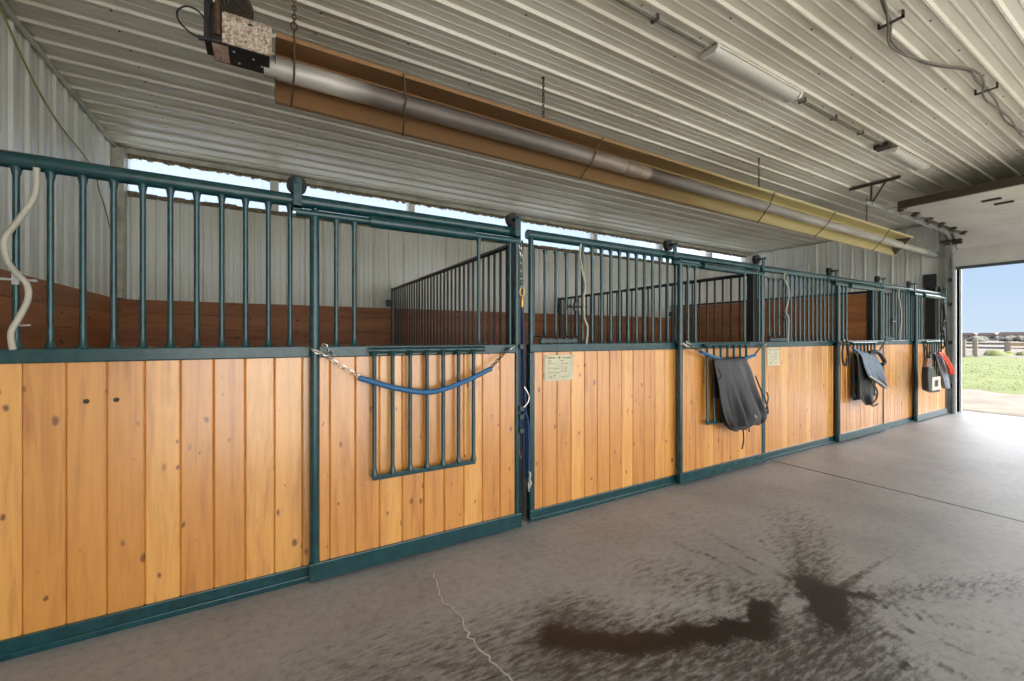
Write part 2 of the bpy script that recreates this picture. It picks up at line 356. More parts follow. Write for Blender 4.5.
# ------------------------------------------------------------------ the setting
def build_floor():
    def seg(p, a, b):
        ax, ay = a; bx, by = b; dx, dy = bx-ax, by-ay
        t = max(0, min(1, ((p[0]-ax)*dx+(p[1]-ay)*dy)/(dx*dx+dy*dy))); return math.hypot(p[0]-ax-t*dx, p[1]-ay-t*dy), t
    wet = [((1.206, 1.57), (1.334, 1.47), .10, .085, 1, 1), ((1.334, 1.47), (1.533, 1.36), .085, .07, 1, 1), ((1.533, 1.36), (1.80, 1.21), .065, .065, .95, 1),
           ((1.80, 1.21), (2.03, 1.17), .065, .085, 1, 1), ((2.03, 1.17), (2.23, 1.27), .085, .06, 1, .8), ((2.20, 1.26), (2.26, 1.34), .06, .04, .7, .5),
           ((2.46, 1.02), (2.62, 1.14), .10, .09, 1.25, 1.15), ((2.60, 1.17), (2.78, 1.01), .045, .025, .9, .8),
           ((2.62, 1.20), (2.85, 1.36), .06, .05, .85, .45), ((2.85, 1.36), (3.30, 1.62), .06, .06, .5, .15),
           ((2.74, 1.01), (3.1, .78), .03, .04, .5, .2), ((2.42, 1.19), (2.60, 1.12), .03, .03, .6, .8), ((2.60, 1.17), (2.70, 1.55), .04, .07, .6, .2),
           ((2.50, 1.03), (2.25, .98), .06, .06, .8, .45), ((2.32, .72), (2.38, .66), .02, .02, .8, .8)]
    grime = [((1.15, 1.5), (2.2, .9), .35, .4, .62, .62), ((2.2, .95), (1.7, .95), .3, .3, .65, .6), ((2.55, 1.1), (3.6, 1.75), .14, .3, .62, .30), ((2.3, 1.2), (2.0, 1.7), .3, .3, .52, .34),
             ((1.3, 1.6), (1.0, 1.2), .35, .45, .6, .55), ((2.6, 1.1), (4.2, .4), .10, .2, .5, .25), ((.4, 1.7), (1.2, 1.5), .5, .4, .38, .5), ((2.5, 1.05), (2.0, .75), .25, .3, .7, .55)]
    xs = []; x = XL
    while x < XF+.25: xs.append(round(x, 4)); x += .04 if -.2 < x < 4.6 else .12
    xs = [q for q in xs if abs(q-4.96) > .05]+[4.930, 4.951, 4.9515, 4.9685, 4.969, 4.99]; xs.sort(); xs.append(XF+.35)
    ys = []; y = YO
    while y < YB: ys.append(round(y, 4)); y += .04 if .2 < y < 2.8 else .15
    ys.append(YB)
    bm = BM(); lay = bm.verts.layers.float_color.new('stain'); rows = []
    for y in ys:
        row = []
        for x in xs:
            z = -.018 if 4.9512 < x < 4.9688 else 0
            v = bm.verts.new((x, y, z)); r = g = 0
            if -.4 < x < 5 and 0 < y < 3.2:
                wx = x+.030*math.sin(11*y+2*x)+.016*math.sin(29*x+17*y)+.010*math.sin(61*y-23*x); wy = y+.028*math.sin(9*x+1)+.018*math.sin(27*x-13*y)+.010*math.sin(53*x+31*y)
                for a, b, r0, r1, s0, s1 in wet:
                    d, t = seg((wx, wy), a, b); rad = r0+(r1-r0)*t; s = s0+(s1-s0)*t
                    r = max(r, s*math.exp(-(d/rad)**2*.75))
                for a, b, r0, r1, s0, s1 in grime:
                    d, t = seg((x, y), a, b); rad = r0+(r1-r0)*t; s = s0+(s1-s0)*t
                    q = max(0, 1-(d/rad)**2*.8); g = max(g, s*q)
                # splashes fanning out of the dark spot
                dx, dy = x-2.57, y-1.10; dist = math.hypot(dx, dy); an = math.atan2(dy, dx)
                if .12 < dist < 1.1:
                    k = math.sin(an*9+1.3)*math.sin(an*23+dist*2)+.4*math.sin(an*47)
                    g = max(g, .75*max(0, k)*(1-dist/1.1)**.7*.95)
                e = math.hypot((x-2.40)/.10, (y-1.165)/.035)
                if e < 1.2: r *= max(0, e-.5)/.7; g *= max(0, e-.5)/.7
            v[lay] = (r, g, 0, 1); row.append(v)
        rows.append(row)
    for a, b in zip(rows, rows[1:]):
        for i in range(len(xs)-1):
            f = bm.faces.new((a[i], a[i+1], b[i+1], b[i])); f.material_index = 1 if 4.951 < (xs[i]+xs[i+1])/2 < 4.969 else 0
    x1 = xs[-1]
    box(bm, (XL, YO, -.2), (x1, YB, -.03), 0)
    o = struct(obj('floor', bm, [M['floor'], M['groove']]), 'worn grey concrete aisle floor with dark wet stain', 'floor')
    cb = BM()
    tube(cb, [(x+random.uniform(-.012, .012), y, .0005) for x, y, _ in cr([(.863, 2.45, 0), (.84, 2.28, 0), (.815, 2.12, 0), (.84, 2.0, 0), (.82, 1.83, 0), (.835, 1.7, 0), (.85, 1.567, 0), (.89, 1.42, 0), (.90, 1.2, 0)], 5)], [.002]+[.0045]*39+[.002], 5)
    obj('crack_filler', cb, M['filler'], o)
build_floor()

def build_ceiling():
    bm = BM(); prof = rib_profile(YO, YB, .10, .019, .0030, .018)
    ribbed(bm, prof, lambda s, d, t: (t, s, ZC-d), XL, XF, 0, 1)
    box(bm, (XL-.15, YO, ZC+.002), (XF+.15, YB+.15, ZC+.2))
    # rows of screw heads along the purlins
    for i, px in enumerate([-.9+.61*k for k in range(20)]):
        k = 0; y = .10-PITCH*18
        while y < YB-.05:
            if y > .4 and (i % 2 == 0 or random.random() < .35):
                lathe(bm, [(.007, 0), (.007, -.004), (.004, -.007)], (px+random.uniform(-.01, .01), y+.05, ZC-.0005), 'z', 6, 1)
            y += PITCH
    o = struct(obj('ceiling', bm, [M['ceil'], M['screw']]), 'ribbed off white steel ceiling', 'ceiling')
build_ceiling()

def walls():
    bm = BM(); ribbed(bm, rib_profile(YO, YB, .098), lambda s, d, t: (XL+d, s, t), 0, ZC)
    box(bm, (XL-.15, YO, 0), (XL-.002, YB+.15, ZC+.2))
    struct(obj('wall_left', bm, M['wall']), 'ribbed pale steel end wall', 'wall')
    # back wall: sheet below and above the clear strip
    z0, z1 = 3.08, 3.515
    bm = BM(); pr = rib_profile(XL, XF, .03)
    ribbed(bm, pr, lambda s, d, t: (s, YB-d, t), 0, z0); ribbed(bm, pr, lambda s, d, t: (s, YB-d, t), z1, ZC)
    box(bm, (XL-.15, YB+.002, -.2), (XF+.15, YB+.12, z0)); box(bm, (XL-.15, YB+.002, z1), (XF+.15, YB+.12, ZC+.2))
    mull = [XL, -1.385, .05, .15, 1.92, 2.02, 3.78, 3.88, 5.68, 5.78, 7.62, 7.72, 9.4, 9.5, 10.9, XF]
    for a, b in zip(mull[0::2], mull[1::2]): box(bm, (a, YB-.012, z0), (b, YB+.12, z1))
    struct(obj('wall_back', bm, M['wall']), 'ribbed pale steel back wall', 'wall')
    n = 0
    for a, b in zip(mull[1::2], mull[2::2]):
        n += 1; bm = BM()
        rows = []
        pts = [(a+(b-a)*k/48, .010*math.cos(k*PI/2.2)) for k in range(49)]
        ribbed(bm, pts, lambda s, d, t: (s, YB+.05+d, t), z0, z1)
        struct(obj('window_%d' % n, bm, M['poly'], smooth=60), 'clear corrugated skylight strip high on the back wall', 'window')
    # ragged dusty edges of the opening
    bm = BM()
    for zz, s in ((z0-.012, 1), (z1+.01, -1)):
        x = -1.385
        while x < 10.9:
            w = random.uniform(.03, .11); h = random.uniform(.02, .055)
            if s > 0: box(bm, (x, YB-.03, zz-.03), (min(x+w, 10.9), YB+.01, zz+h*.6))
            else: box(bm, (x, YB-.028, zz-.012-h*.75), (min(x+w*.5, 10.9), YB+.01, zz+.03))
            x += w if s > 0 else w*.5
    struct(obj('trim_1', bm, M['dust']), 'dusty ragged edge of the skylight strip', 'trim')
    # far wall with the overhead door opening
    bm = BM()
    y1, y0, zt = 2.60, -1.7, 3.05
    ribbed(bm, rib_profile(y1, YB, .098), lambda s, d, t: (XF-d, s, t), 0, ZC)
    ribbed(bm, rib_profile(y0, y1, .098), lambda s, d, t: (XF-d, s, t), zt, ZC)
    ribbed(bm, rib_profile(YO, y0, .098), lambda s, d, t: (XF-d, s, t), 0, ZC)
    wy0, wy1, wz0, wz1 = 5.1, 5.62, 2.2, 3.06
    box(bm, (XF+.002, y1, 0), (XF+.18, wy0, ZC+.2)); box(bm, (XF+.002, wy1, 0), (XF+.18, YB+.15, ZC+.2))
    box(bm, (XF+.002, wy0, 0), (XF+.18, wy1, wz0)); box(bm, (XF+.002, wy0, wz1), (XF+.18, wy1, ZC+.2))
    box(bm, (XF+.002, y0, zt), (XF+.18, y1, ZC+.2)); box(bm, (XF+.002, YO, 0), (XF+.18, y0, ZC+.2))
    struct(obj('wall_far', bm, M['wall']), 'ribbed pale steel wall around the overhead door', 'wall')
    # small white framed window up on the far wall
    bm = BM(); w = .045; X0 = XF-.04
    box(bm, (X0, wy0-w, wz0-w), (XF, wy1+w, wz0)); box(bm, (X0, wy0-w, wz1), (XF, wy1+w, wz1+w))
    box(bm, (X0, wy0-w, wz0), (XF, wy0, wz1)); box(bm, (X0, wy1, wz0), (XF, wy1+w, wz1))
    f = struct(obj('window_7', bm, M['white'], bevel=.003), 'small white framed window on the far wall', 'window')
    bm = BM(); box(bm, (XF-.024, wy0, wz0), (XF-.020, wy1, wz1)); obj('pane', bm, simple('frosted_pane', (.75, .8, .85), .2), f)
    # door jamb: boxed post with steel corner
    bm = BM()
    box(bm, (10.90, 2.60, 0), (XF+.18, 2.72, ZC-.02)); box(bm, (10.885, 2.655, 0), (10.90, 2.72, 2.9)); 
    struct(obj('trim_2', bm, simple('jamb_grey', (.46, .48, .44), .5, 0, 0, .4, 5), bevel=.004), 'grey steel clad door jamb', 'trim')
    bm = BM(); box(bm, (XF+.15, 2.575, 0), (XF+.2, 2.60, 3.05)); box(bm, (10.895, 2.572, 0), (10.93, 2.60, 3.05))
    struct(obj('trim_3', bm, simple('jamb_white', (.62, .64, .63), .5)), 'pale weather strip on the door jamb', 'trim')
    # ceiling edge trims
    bm = BM(); box(bm, (XL+.017, YO, ZC-.05), (XL+.045, YB-.02, ZC-.017)); box(bm, (XL+.045, YB-.04, ZC-.075), (XF-.02, YB-.018, ZC-.017)); 
    box(bm, (XF-.045, 2.75, ZC-.05), (XF-.017, YB-.04, ZC-.017))
    struct(obj('trim_4', bm, M['trimsteel'], bevel=.004), 'steel edge trim round the ceiling', 'trim')
    bm = BM(); box(bm, (XL+.001, 6.36, 1.842), (XL+.115, YB-.001, ZC-.06))
    struct(obj('trim_5', bm, M['trimsteel'], bevel=.004), 'pale corner post', 'trim')
    # brown kick boards on the two walls
    def boards(name, axis, h=1.84, w=.185):
        bm = BM(); z = 0
        while z < h-.01:
            z2 = min(z+w, h)
            if axis == 'y': prism(bm, [(z+.004, XL+.016), (z+.012, XL+.045), (z2-.012, XL+.045), (z2-.002, XL+.016)], 'y', 2.8, YB-.05) if False else box(bm, (XL+.018, 2.8, z+.003), (XL+.05, YB-.06, z2-.005))
            else: box(bm, (XL+.05, YB-.055, z+.003), (XF-.02, YB-.018, z2-.005))
            z = z2
        box(bm, (XL+.0172, 2.8, 0), (XL+.036, YB-.06, h-.006)) if axis == 'y' else box(bm, (XL+.05, YB-.040, 0), (XF-.02, YB-.0172, h-.006))
        return bm
    struct(obj('trim_6', boards('', 'y'), M['brown_y'], bevel=.003), 'brown plank lining on the end wall', 'trim')
    struct(obj('trim_7', boards('', 'x'), M['brown'], bevel=.003), 'brown plank lining on the back wall', 'trim')
walls()

# ------------------------------------------------------------------ stall fronts
def bar_bm(x, y, z0, z1, r=.0125):
    bm = BM(); tube(bm, [(x, y, z0), (x, y, z0+.012), (x, y, z0+.045), (x, y, z1-.045), (x, y, z1-.012), (x, y, z1)], [r*1.9, r*1.45, r, r, r*1.45, r*1.9], 10); return bm
ZM0, ZM1 = 1.283, 1.348
def stall_front(x0, x1, xdoor, label, gate, first=False, off=.08, kb=0):
    """fixed half of a stall front and the pipe track that runs on over its door"""
    t = thing('stall_front_panel', label, 'stall panel', ((x0+x1)/2, YP, 0), 'fixed stall front panels')
    def P(n, bm, m, parent=None, **kw): return part(n, bm, m, t, parent, **kw)
    bm = BM(); tube(bm, [(x0-.01, YP, 2.18), (xdoor, YP, 2.18)], .037, 14); P('track_rail', bm, M['green'], smooth=40)
    bm = BM(); box(bm, (x0, YP-.028, ZM0), (x1, YP+.028, ZM1)); P('middle_rail', bm, M['green'], bevel=.006)
    bm = BM(); box(bm, (x0, YP-.026, .012), (x1, YP+.028, .085)); box(bm, (x0, YP-.034, .0), (x1, YP-.0262, .03)); P('bottom_rail', bm, M['green'], bevel=.004)
    for x in (x0+.022, x1-.022):
        bm = BM(); box(bm, (x-.022, YP-.024, .085), (x+.022, YP+.024, ZM0)); P('stile', bm, M['green'], bevel=.005)
    bm = BM(); tube(bm, [(x1-.022, YP, ZM1), (x1-.022, YP, 2.15)], .02, 12); P('upright', bm, M['green'], smooth=40)
    bm = BM(); tube(bm, [(x0+.022, YP, ZM1), (x0+.022, YP, 2.15)], .02, 12); P('upright', bm, M['green'], smooth=40)
    bm = BM(); planks_v(bm, x0+.042, x1-.042, .085, ZM0, YP-.012, .139, .022, .007, off); P('board_panel', bm, M['pine'])
    gx0, gx1 = gate
    bars = []
    if first:
        k = .119
        while k > x0+.08: bars.append(k); k -= .1070
    else:
        k = kb
        while k < x1-.07: bars.append(k); k += .1035
        if x1-.07-(k-.1035) > .06: pass
    for x in bars:
        if gx0 <= x <= gx1+.001: continue
        P('bar', bar_bm(x, YP, ZM1-.002, 2.15), M['green'], smooth=50)
    # hinged feed gate in the grille
    if not first:
        bm = BM(); zb, zt = 1.405, 2.085
        tube(bm, [(gx0, YP, zb), (gx0, YP, zt), (gx1, YP, zt), (gx1, YP, zb)], .0125, 8, 0, True)
        g = P('feed_gate', bm, M['greenedge'], smooth=40)
        n = 3
        for i in range(n):
            x = gx0+(gx1-gx0)*(i+1)/(n+1); P('bar', bar_bm(x, YP, zb+.01, zt-.01, .011), M['green'], g, smooth=50)
        bm = BM(); tube(bm, [(gx1-.13, YP-.032, 1.64), (gx1+.07, YP-.032, 1.645)], .007, 8); box(bm, (gx1-.045, YP-.034, 1.61), (gx1+.0, YP-.014, 1.675)); tube(bm, [(gx1-.10, YP-.032, 1.64), (gx1-.10, YP-.055, 1.66)], .006, 6)
        tube(bm, [(gx1+.05, YP-.03, 1.61), (gx1+.05, YP-.03, 1.69)], .008, 6)
        P('latch', bm, M['black'], g, smooth=40)
        bm = BM(); box(bm, (gx0+.03, YP-.055, 1.355), (gx1-.03, YP-.030, 1.385)); 
        for i in range(5):
            a = gx0+.05+(gx1-gx0-.12)*i/4; box(bm, (a-.012, YP-.058, 1.350), (a+.012, YP-.030, 1.392))
        P('feed_gate_hinge', bm, M['greenedge'], bevel=.003)
    else:
        bm = BM(); tube(bm, [(-1.13, YP-.018, 1.655), (-.88, YP-.018, 1.65)], .006, 8); P('latch', bm, M['galv'], smooth=40); bm = BM(); box(bm, (-.957, YP-.024, 1.63), (-.935, YP-.008, 1.69)); P('latch_plate', bm, M['galv']); bm = BM(); tube(bm, [(-.965, YP-.018, 1.45), (-.90, YP-.018, 1.452)], .004, 6)
        P('wire_tie', bm, M['galv'], smooth=40)
        for bx, bz in ((-.722, 1.10), (-.617, 1.10)):
            bm = BM(); lathe(bm, [(.011, 0), (.011, -.004), (.007, -.008)], (bx, YP-.012, bz), 'y', 10); P('bolt', bm, M['screw'], smooth=40)
    return t
F1 = stall_front(-1.45, .27, 1.60, 'green and pine fixed stall front at left edge of the photo', (-9, -8.9), True, .06)
F2 = stall_front(1.725, 3.485, 4.77, 'fixed stall front with the cream notice card, right of blue lead rope', (1.772, 2.19), kb=2.253)
F3 = stall_front(4.855, 6.71, 7.94, 'fixed stall front between the black blanket and the hanging denim jacket', (4.905, 5.32), kb=5.38)
F4 = stall_front(7.985, 9.48, 10.62, 'farthest fixed stall front, between denim jacket and black square bag', (8.035, 8.45), kb=8.51)

def stall_door(x0, x1, label, bars_l, bars_r, g0, g1, sleeve=True):
    t = thing('stall_door', label, 'stall door', ((x0+x1)/2, YD, 0), 'sliding stall doors')
    def P(n, bm, m, parent=None, **kw): return part(n, bm, m, t, parent, **kw)
    xs = x0+.075                                               # left stile
    bm = BM(); tube(bm, [(x0-.02, YD, 2.10), (x1+.0, YD, 2.10)], .023, 12); P('top_rail', bm, M['green'], smooth=40)
    if sleeve:
        bm = BM(); tube(bm, [(g0-.02, YD-.012, 2.098), (g0-.019, YD-.012, 2.098), (g1+.02, YD-.012, 2.098)], [.030, .036, .036], 14); P('rail_guard', bm, M['green'], smooth=40)
    bm = BM(); tube(bm, [(xs, YD, .04), (xs, YD, 2.085)], .026, 14); P('stile', bm, M['green'], smooth=40)
    bm = BM(); tube(bm, [(x1-.02, YD, .04), (x1-.02, YD, 2.085)], .02, 14); P('stile', bm, M['green'], smooth=40)
    bm = BM(); tube(bm, [(x1-.075, YD, ZM1), (x1-.075, YD, 2.085)], .012, 10); P('bar', bm, M['green'], smooth=40)
    bm = BM(); box(bm, (xs+.02, YD-.02, ZM0), (x1-.03, YD+.02, ZM1)); P('middle_rail', bm, M['green'], bevel=.006)
    bm = BM(); box(bm, (xs-.03, YD-.026, .018), (x1+.012, YD+.02, .118)); P('bottom_rail', bm, M['green'], bevel=.005)
    bm = BM(); planks_v(bm, xs+.02, x1-.034, .118, ZM0, YD-.008, .14, .02, .007, .06); P('board_panel', bm, M['pine'])
    for x in bars_l+bars_r: P('bar', bar_bm(x, YD, ZM1-.002, 2.085), M['green'], smooth=50)
    # two hangers with rollers on the track
    for x in (x0-.012, x1-.015):
        bm = BM(); box(bm, (x-.022, YD-.02, 2.10), (x+.022, YD-.008, 2.275)); box(bm, (x-.022, YD-.02, 2.115), (x+.022, YD+.012, 2.135)); lathe(bm, [(.012, YP-YD+.02), (.012, -.028), (.016, -.028), (.016, -.036)], (x, YD, 2.268), 'y', 10)
        h = P('hanger', bm, M['green'], bevel=.002)
        bm = BM(); lathe(bm, [(.02, -.018), (.052, -.018), (.052, -.012), (.043, -.004), (.043, .004), (.052, .012), (.052, .018), (.02, .018)], (x, YP, 2.268), 'y', 24)
        P('roller', bm, M['rubber'], h, smooth=40)
    # drop grille folded down over the boards
    yg = YD-.055; bm = BM()
    tube(bm, [(g0-.03, yg+.018, 1.318), (g1+.09, yg+.018, 1.318)], .019, 12)
    gr = P('drop_grille', bm, M['green'], smooth=40)
    bm = BM(); box(bm, (g0-.012, yg-.011, .545), (g1+.012, yg+.011, .575)); P('bottom_bar', bm, M['green'], gr, bevel=.004)
    for i in range(7):
        x = g0+(g1-g0)*i/6; P('bar', bar_bm(x, yg, .57, 1.318, .0125), M['green'], gr, smooth=50)
    return t
D1 = stall_door(.165, 1.60, 'nearest sliding stall door, blue tube guard sagging across its bare grille', [.355, .455], [1.275], .56, 1.21)
D2 = stall_door(3.305, 4.77, 'sliding stall door with the black blanket hung on it', [3.495, 3.605], [4.42], 3.71, 4.36)
D3 = stall_door(6.455, 7.94, 'sliding stall door with the blue grey jacket hung on it', [6.66, 6.765], [7.59], 6.84, 7.49)
D4 = stall_door(9.155, 10.62, 'farthest sliding stall door, beside the overhead door jamb', [9.36, 9.465], [10.27], 9.54, 10.19)

# ------------------------------------------------------------------ partitions
def partition(x, label, hb, grille=True):
    t = thing('stall_partition', label, 'partition', (x, (2.8+YB)/2, 0), 'stall partitions')
    y0, y1 = 2.80, YB-.055
    bm = BM(); z = .01; w = .18
    while z < hb-.02:
        z2 = min(z+w, hb); box(bm, (x-.02, y0+.03, z), (x+.02, y1, z2-.007)); z = z2
    box(bm, (x-.009, y0+.035, .01), (x+.009, y1-.005, hb-.008))
    part('plank_panel', bm, M['brown_y'], t, bevel=.003)
    bm = BM(); box(bm, (x-.04, y0-.05, 0), (x+.04, y0+.03, 2.14)); part('front_post', bm, M['black'], t, bevel=.004)
    bm = BM(); tube(bm, [(x, y0, 2.12), (x, y1, 2.12)], .021, 10) if grille else box(bm, (x-.026, y0+.03, hb), (x+.026, y1, hb+.035))
    part('top_rail', bm, M['black'], t)
    if grille:
        bm = BM(); box(bm, (x-.022, y0+.03, hb), (x+.022, y1, hb+.03)); part('lower_rail', bm, M['black'], t)
        n = 34
        for i in range(1, n):
            y = y0+.03+(y1-y0-.05)*i/n; bm = BM(); tube(bm, [(x, y, hb+.03), (x, y, 2.12)], .011, 8); part('bar', bm, M['black'], t, smooth=40)
        bm = BM(); box(bm, (x-.022, y1-.03, hb), (x+.022, y1+.03, 2.14)); part('wall_post', bm, M['black'], t)
    bm = BM(); box(bm, (x-.10, y1-.055, 1.86), (x-.02, y1+.0, 1.96)); part('wall_bracket', bm, M['black'], t)
    return t
partition(1.665, 'barred stall partition running back behind the nearest door', 1.24)
partition(4.81, 'barred stall partition seen behind door with black blanket', 1.24)
partition(7.955, 'solid brown plank partition behind the third stall', 2.07, False)

# ------------------------------------------------------------------ notice cards
def card(x0, x1, z0, z1, y, label, tilt):
    t = thing('notice_card', label, 'notice', ((x0+x1)/2, y, z0), 'paper notices on the stall fronts')
    bm = BM(); box(bm, (x0, y-.003, z0), (x1, y-.0005, z1)); part('paper', bm, M['paper'], t)
    W, H = x1-x0, z1-z0; bm = BM(); yy = y-.0036
    def stroke(u, v, du, dv): box(bm, (x0+W*u, yy, z0+H*v), (x0+W*(u+du), yy+.0004, z0+H*(v+dv)))
    rnd = random.Random(3)
    # heading: two unreadable bold words with a winged emblem between them
    def word(u0, u1):
        u = u0
        while u < u1:
            k = rnd.random(); stroke(u, .865, .012, .055)
            stroke(u, .905 if k > .5 else .865, .028, .016)
            if k > .3: stroke(u+.02, .865, .010, .055)
            u += .042
    word(.10, .38); word(.62, .90)
    prism(bm, [(x0+W*(.42+a), z0+H*b) for a, b in ((0, .92), (.05, .88), (.07, .84), (.09, .88), (.16, .93), (.11, .90), (.085, .95), (.06, .90))], 'y', yy, yy+.0004)
    part('heading', bm, M['ink'], t)
    bm = BM()
    def scribble(u, v, w):
        pts = [(x0+W*(u+w*k/14), yy+.0004, z0+H*(v+.016*math.sin(k*2.3+u*30)+.012*rnd.uniform(-1, 1))) for k in range(15)]
        tube(bm, pts, .0011, 4)
    for u, v, w in ((.12, .77, .10), (.54, .77, .10), (.12, .66, .24), (.56, .66, .24), (.12, .50, .20), (.34, .47, .16), (.54, .53, .24), (.56, .45, .20), (.12, .34, .2), (.34, .32, .16), (.54, .36, .22), (.12, .15, .12), (.30, .2, .06), (.54, .16, .34)):
        scribble(u, v, w)
    part('handwriting', bm, M['ink'], t)
    for u in (.04, .96):
        bm = BM(); lathe(bm, [(.005, 0), (.005, -.003)], (x0+W*u, y-.003, z0+H*.96), 'y', 8); part('tack', bm, M['screw'], t)
    t.rotation_euler = (0, R(tilt), 0)
card(1.862, 2.148, 1.055, 1.258, YP-.014, 'cream notice card pinned beside the blue lead rope', 0.4)
card(4.95, 5.21, 1.068, 1.275, YP-.014, 'faded notice card pinned beside the black hanging blanket', 0)

# ------------------------------------------------------------------ guards, ropes, hoses
def guard(x0, x1, z, t0, t1, sag, label, rusty=False):
    t = thing('stall_guard', label, 'guard chain', ((x0+x1)/2, YD-.09, z-sag), 'tube covered guards across the doors')
    yt = YD-.092
    A = Vector((x0, YD-.035, z)); B = Vector((x1, YD-.035, z+.0))
    T0 = Vector((t0[0], yt, t0[1])); T1 = Vector((t1[0], yt, t1[1]))
    mid = Vector(((t0[0]+t1[0])/2, yt, z-sag))
    bm = BM(); tube(bm, cr([T0, T0.lerp(mid, .5)-Vector((0, 0, .018)), mid, T1.lerp(mid, .5)-Vector((0, 0, .018)), T1], 8), .0165, 10); part('tube_cover', bm, M['blue'], t, smooth=50)
    bm = BM(); chain(bm, [A, A.lerp(T0, .35)-Vector((0, .025, .0)), T0+(mid-T0)*.03], .034, .0034); part('chain', bm, M['rustchain'] if rusty else M['chrome'], t, smooth=60)
    bm = BM(); chain(bm, [B, T1+(mid-T1)*.03], .034, .0034); part('chain', bm, M['rustchain'], t, smooth=60)
    for q, s in ((A, 1), (B, -1)):
        bm = BM(); tube(bm, [q+Vector((-.022*s, -.0, .0)), q+Vector((-.026*s, -.03, .01)), q+Vector((0, -.038, 0)), q+Vector((.01*s, -.03, -.01))], .004, 6); part('hook', bm, M['chrome'], t, smooth=60)
    bm = BM()
    chain(bm, cr([A+Vector((.03, -.01, .035)), A+Vector((.05, -.015, .02)), A+Vector((.09, -.03, -.03))], 4), .03, .003); part('chain', bm, M['chrome'], t, smooth=60); bm = BM()
    chain(bm, cr([A+Vector((-.045, -.01, .02)), A+Vector((-.02, -.035, -.0)), A+Vector((.03, -.03, -.015)), A+Vector((.08, -.03, -.03))], 4), .03, .003)
    part('chain', bm, M['chrome'], t, smooth=60)
guard(.25, 1.50, 1.322, (.465, 1.165), (1.325, 1.185), .268, 'blue tube guard chain sagging across the nearest stall door')
guard(3.39, 4.70, 1.322, (3.56, 1.262), (4.46, 1.21), .15, 'guard chain carrying the black blanket, blue tube end showing', True)
guard(6.56, 7.86, 1.322, (6.72, 1.25), (7.55, 1.20), .15, 'guard chain carrying the blue grey jacket', True)

def lead_rope():
    x, y = 1.655, YP-.035
    t = thing('lead_rope', 'blue lead rope hanging in the gap beside the nearest door', 'rope', (x, y, .3))
    bm = BM(); tube(bm, cr([(1.648, y, 1.63), (1.652, y-.005, 1.45), (1.662, y, 1.2), (1.672, y, .95), (1.682, y, .74), (1.688, y, .5), (1.684, y, .34)], 6), .0115, 8)
    tube(bm, cr([(1.655, y+.014, 1.6), (1.655, y+.014, 1.3), (1.66, y+.016, .9), (1.67, y+.014, .55), (1.668, y+.014, .42)], 6), .011, 8)
    tube(bm, cr([(1.612, y-.025, .70), (1.62, y-.03, .80), (1.645, y-.03, .835), (1.672, y-.025, .81), (1.69, y-.02, .72), (1.692, y-.02, .5), (1.688, y-.02, .28)], 6), .0105, 8)
    part('rope', bm, M['bluerope'], t, smooth=60)
    bm = BM(); lathe(bm, [(.011, .0), (.014, .03), (.011, .07), (.006, .09)], (1.646, y, 1.62), 'z', 10)
    tube(bm, [(1.646+.02*math.cos(a), y, 1.735+.03*math.sin(a)) for a in [2*PI*k/12 for k in range(12)]], .005, 6, 0, True); part('snap_hook', bm, M['brass'], t, smooth=50)
    bm = BM(); chain(bm, [(1.646, y, 1.76), (1.648, y+.01, 2.0), (1.645, YP, 2.14)], .04, .004); part('chain', bm, M['chrome'], t, smooth=60)
    bm = BM(); tube(bm, cr([(1.688, y-.02, .40), (1.70, y-.03, .38), (1.695, y-.03, .34), (1.705, y-.03, .31), (1.69, y-.02, .27)], 5), .008, 6); tube(bm, cr([(1.69, y-.02, .33), (1.682, y-.034, .29), (1.695, y-.02, .25)], 5), .006, 6)
    part('frayed_end', bm, M['hose'], t, smooth=50)
    b = BM(); tube(b, [(1.648+.035*math.cos(a)*.5, y+.02, .62+.13*math.sin(a)) for a in [2*PI*k/16 for k in range(16)]], .006, 6, 0, True)
    part('coil', b, M['tan'], t, smooth=50)
lead_rope()
def door_latch():
    t = thing('door_latch', 'steel hook latch on the edge of the nearest stall door', 'latch', (1.60, YD-.02, .9))
    bm = BM()
    for z in (.72, .82, .88, 1.33):
        bm = BM(); box(bm, (1.585, YD-.045, z-.018), (1.622, YD-.022, z+.018)); part('bracket', bm, M['greenedge'], t, bevel=.003)
    bm = BM(); tube(bm, cr([(1.61, YD-.05, .89), (1.64, YD-.055, .92), (1.655, YD-.055, .96), (1.64, YD-.055, 1.0), (1.615, YD-.05, 1.04)], 5), .005, 6); part('hook', bm, M['chrome'], t, smooth=50)
door_latch()

def hose(pts, label, r=.013):
    bm = BM(); tube(bm, cr(pts, 8), r, 10); tag(obj('flexible_hose', bm, M['hose'], smooth=60), label, 'hose', 'pale hoses on the stall grilles')
yh = YP-.038
hose([(-.870, YP-.056, 2.145), (-.876, yh, 2.06), (-.890, yh, 2.0), (-.930, yh, 1.91), (-.972, yh, 1.82), (-.965, yh, 1.735), (-.939, yh, 1.68), (-.906, yh, 1.632), (-.903, yh, 1.563), (-.933, yh, 1.474), (-.953, yh, 1.417), (-.945, YP-.046, 1.345)], 'pale curved hose on the grille at the left edge', .0118)
def hose_at(pts, label):
    hose([(pts[0][0], YP-.05, 2.15)]+[(a, yh-(.024 if abs(b-1.645) < .05 else 0), b) for a, b in pts]+[(pts[-1][0]-.02, YP-.046, 1.345)], label, .0085)
hose_at([(2.195, 2.06), (2.219, 1.944), (2.251, 1.82), (2.235, 1.73), (2.215, 1.645), (2.24, 1.56), (2.275, 1.47)], 'pale hose hanging on the grille above the cream notice card')
hose_at([(5.264, 2.09), (5.35, 1.99), (5.378, 1.90), (5.34, 1.80), (5.30, 1.70), (5.31, 1.63), (5.355, 1.49)], 'pale hose hanging on the grille above the faded notice card')
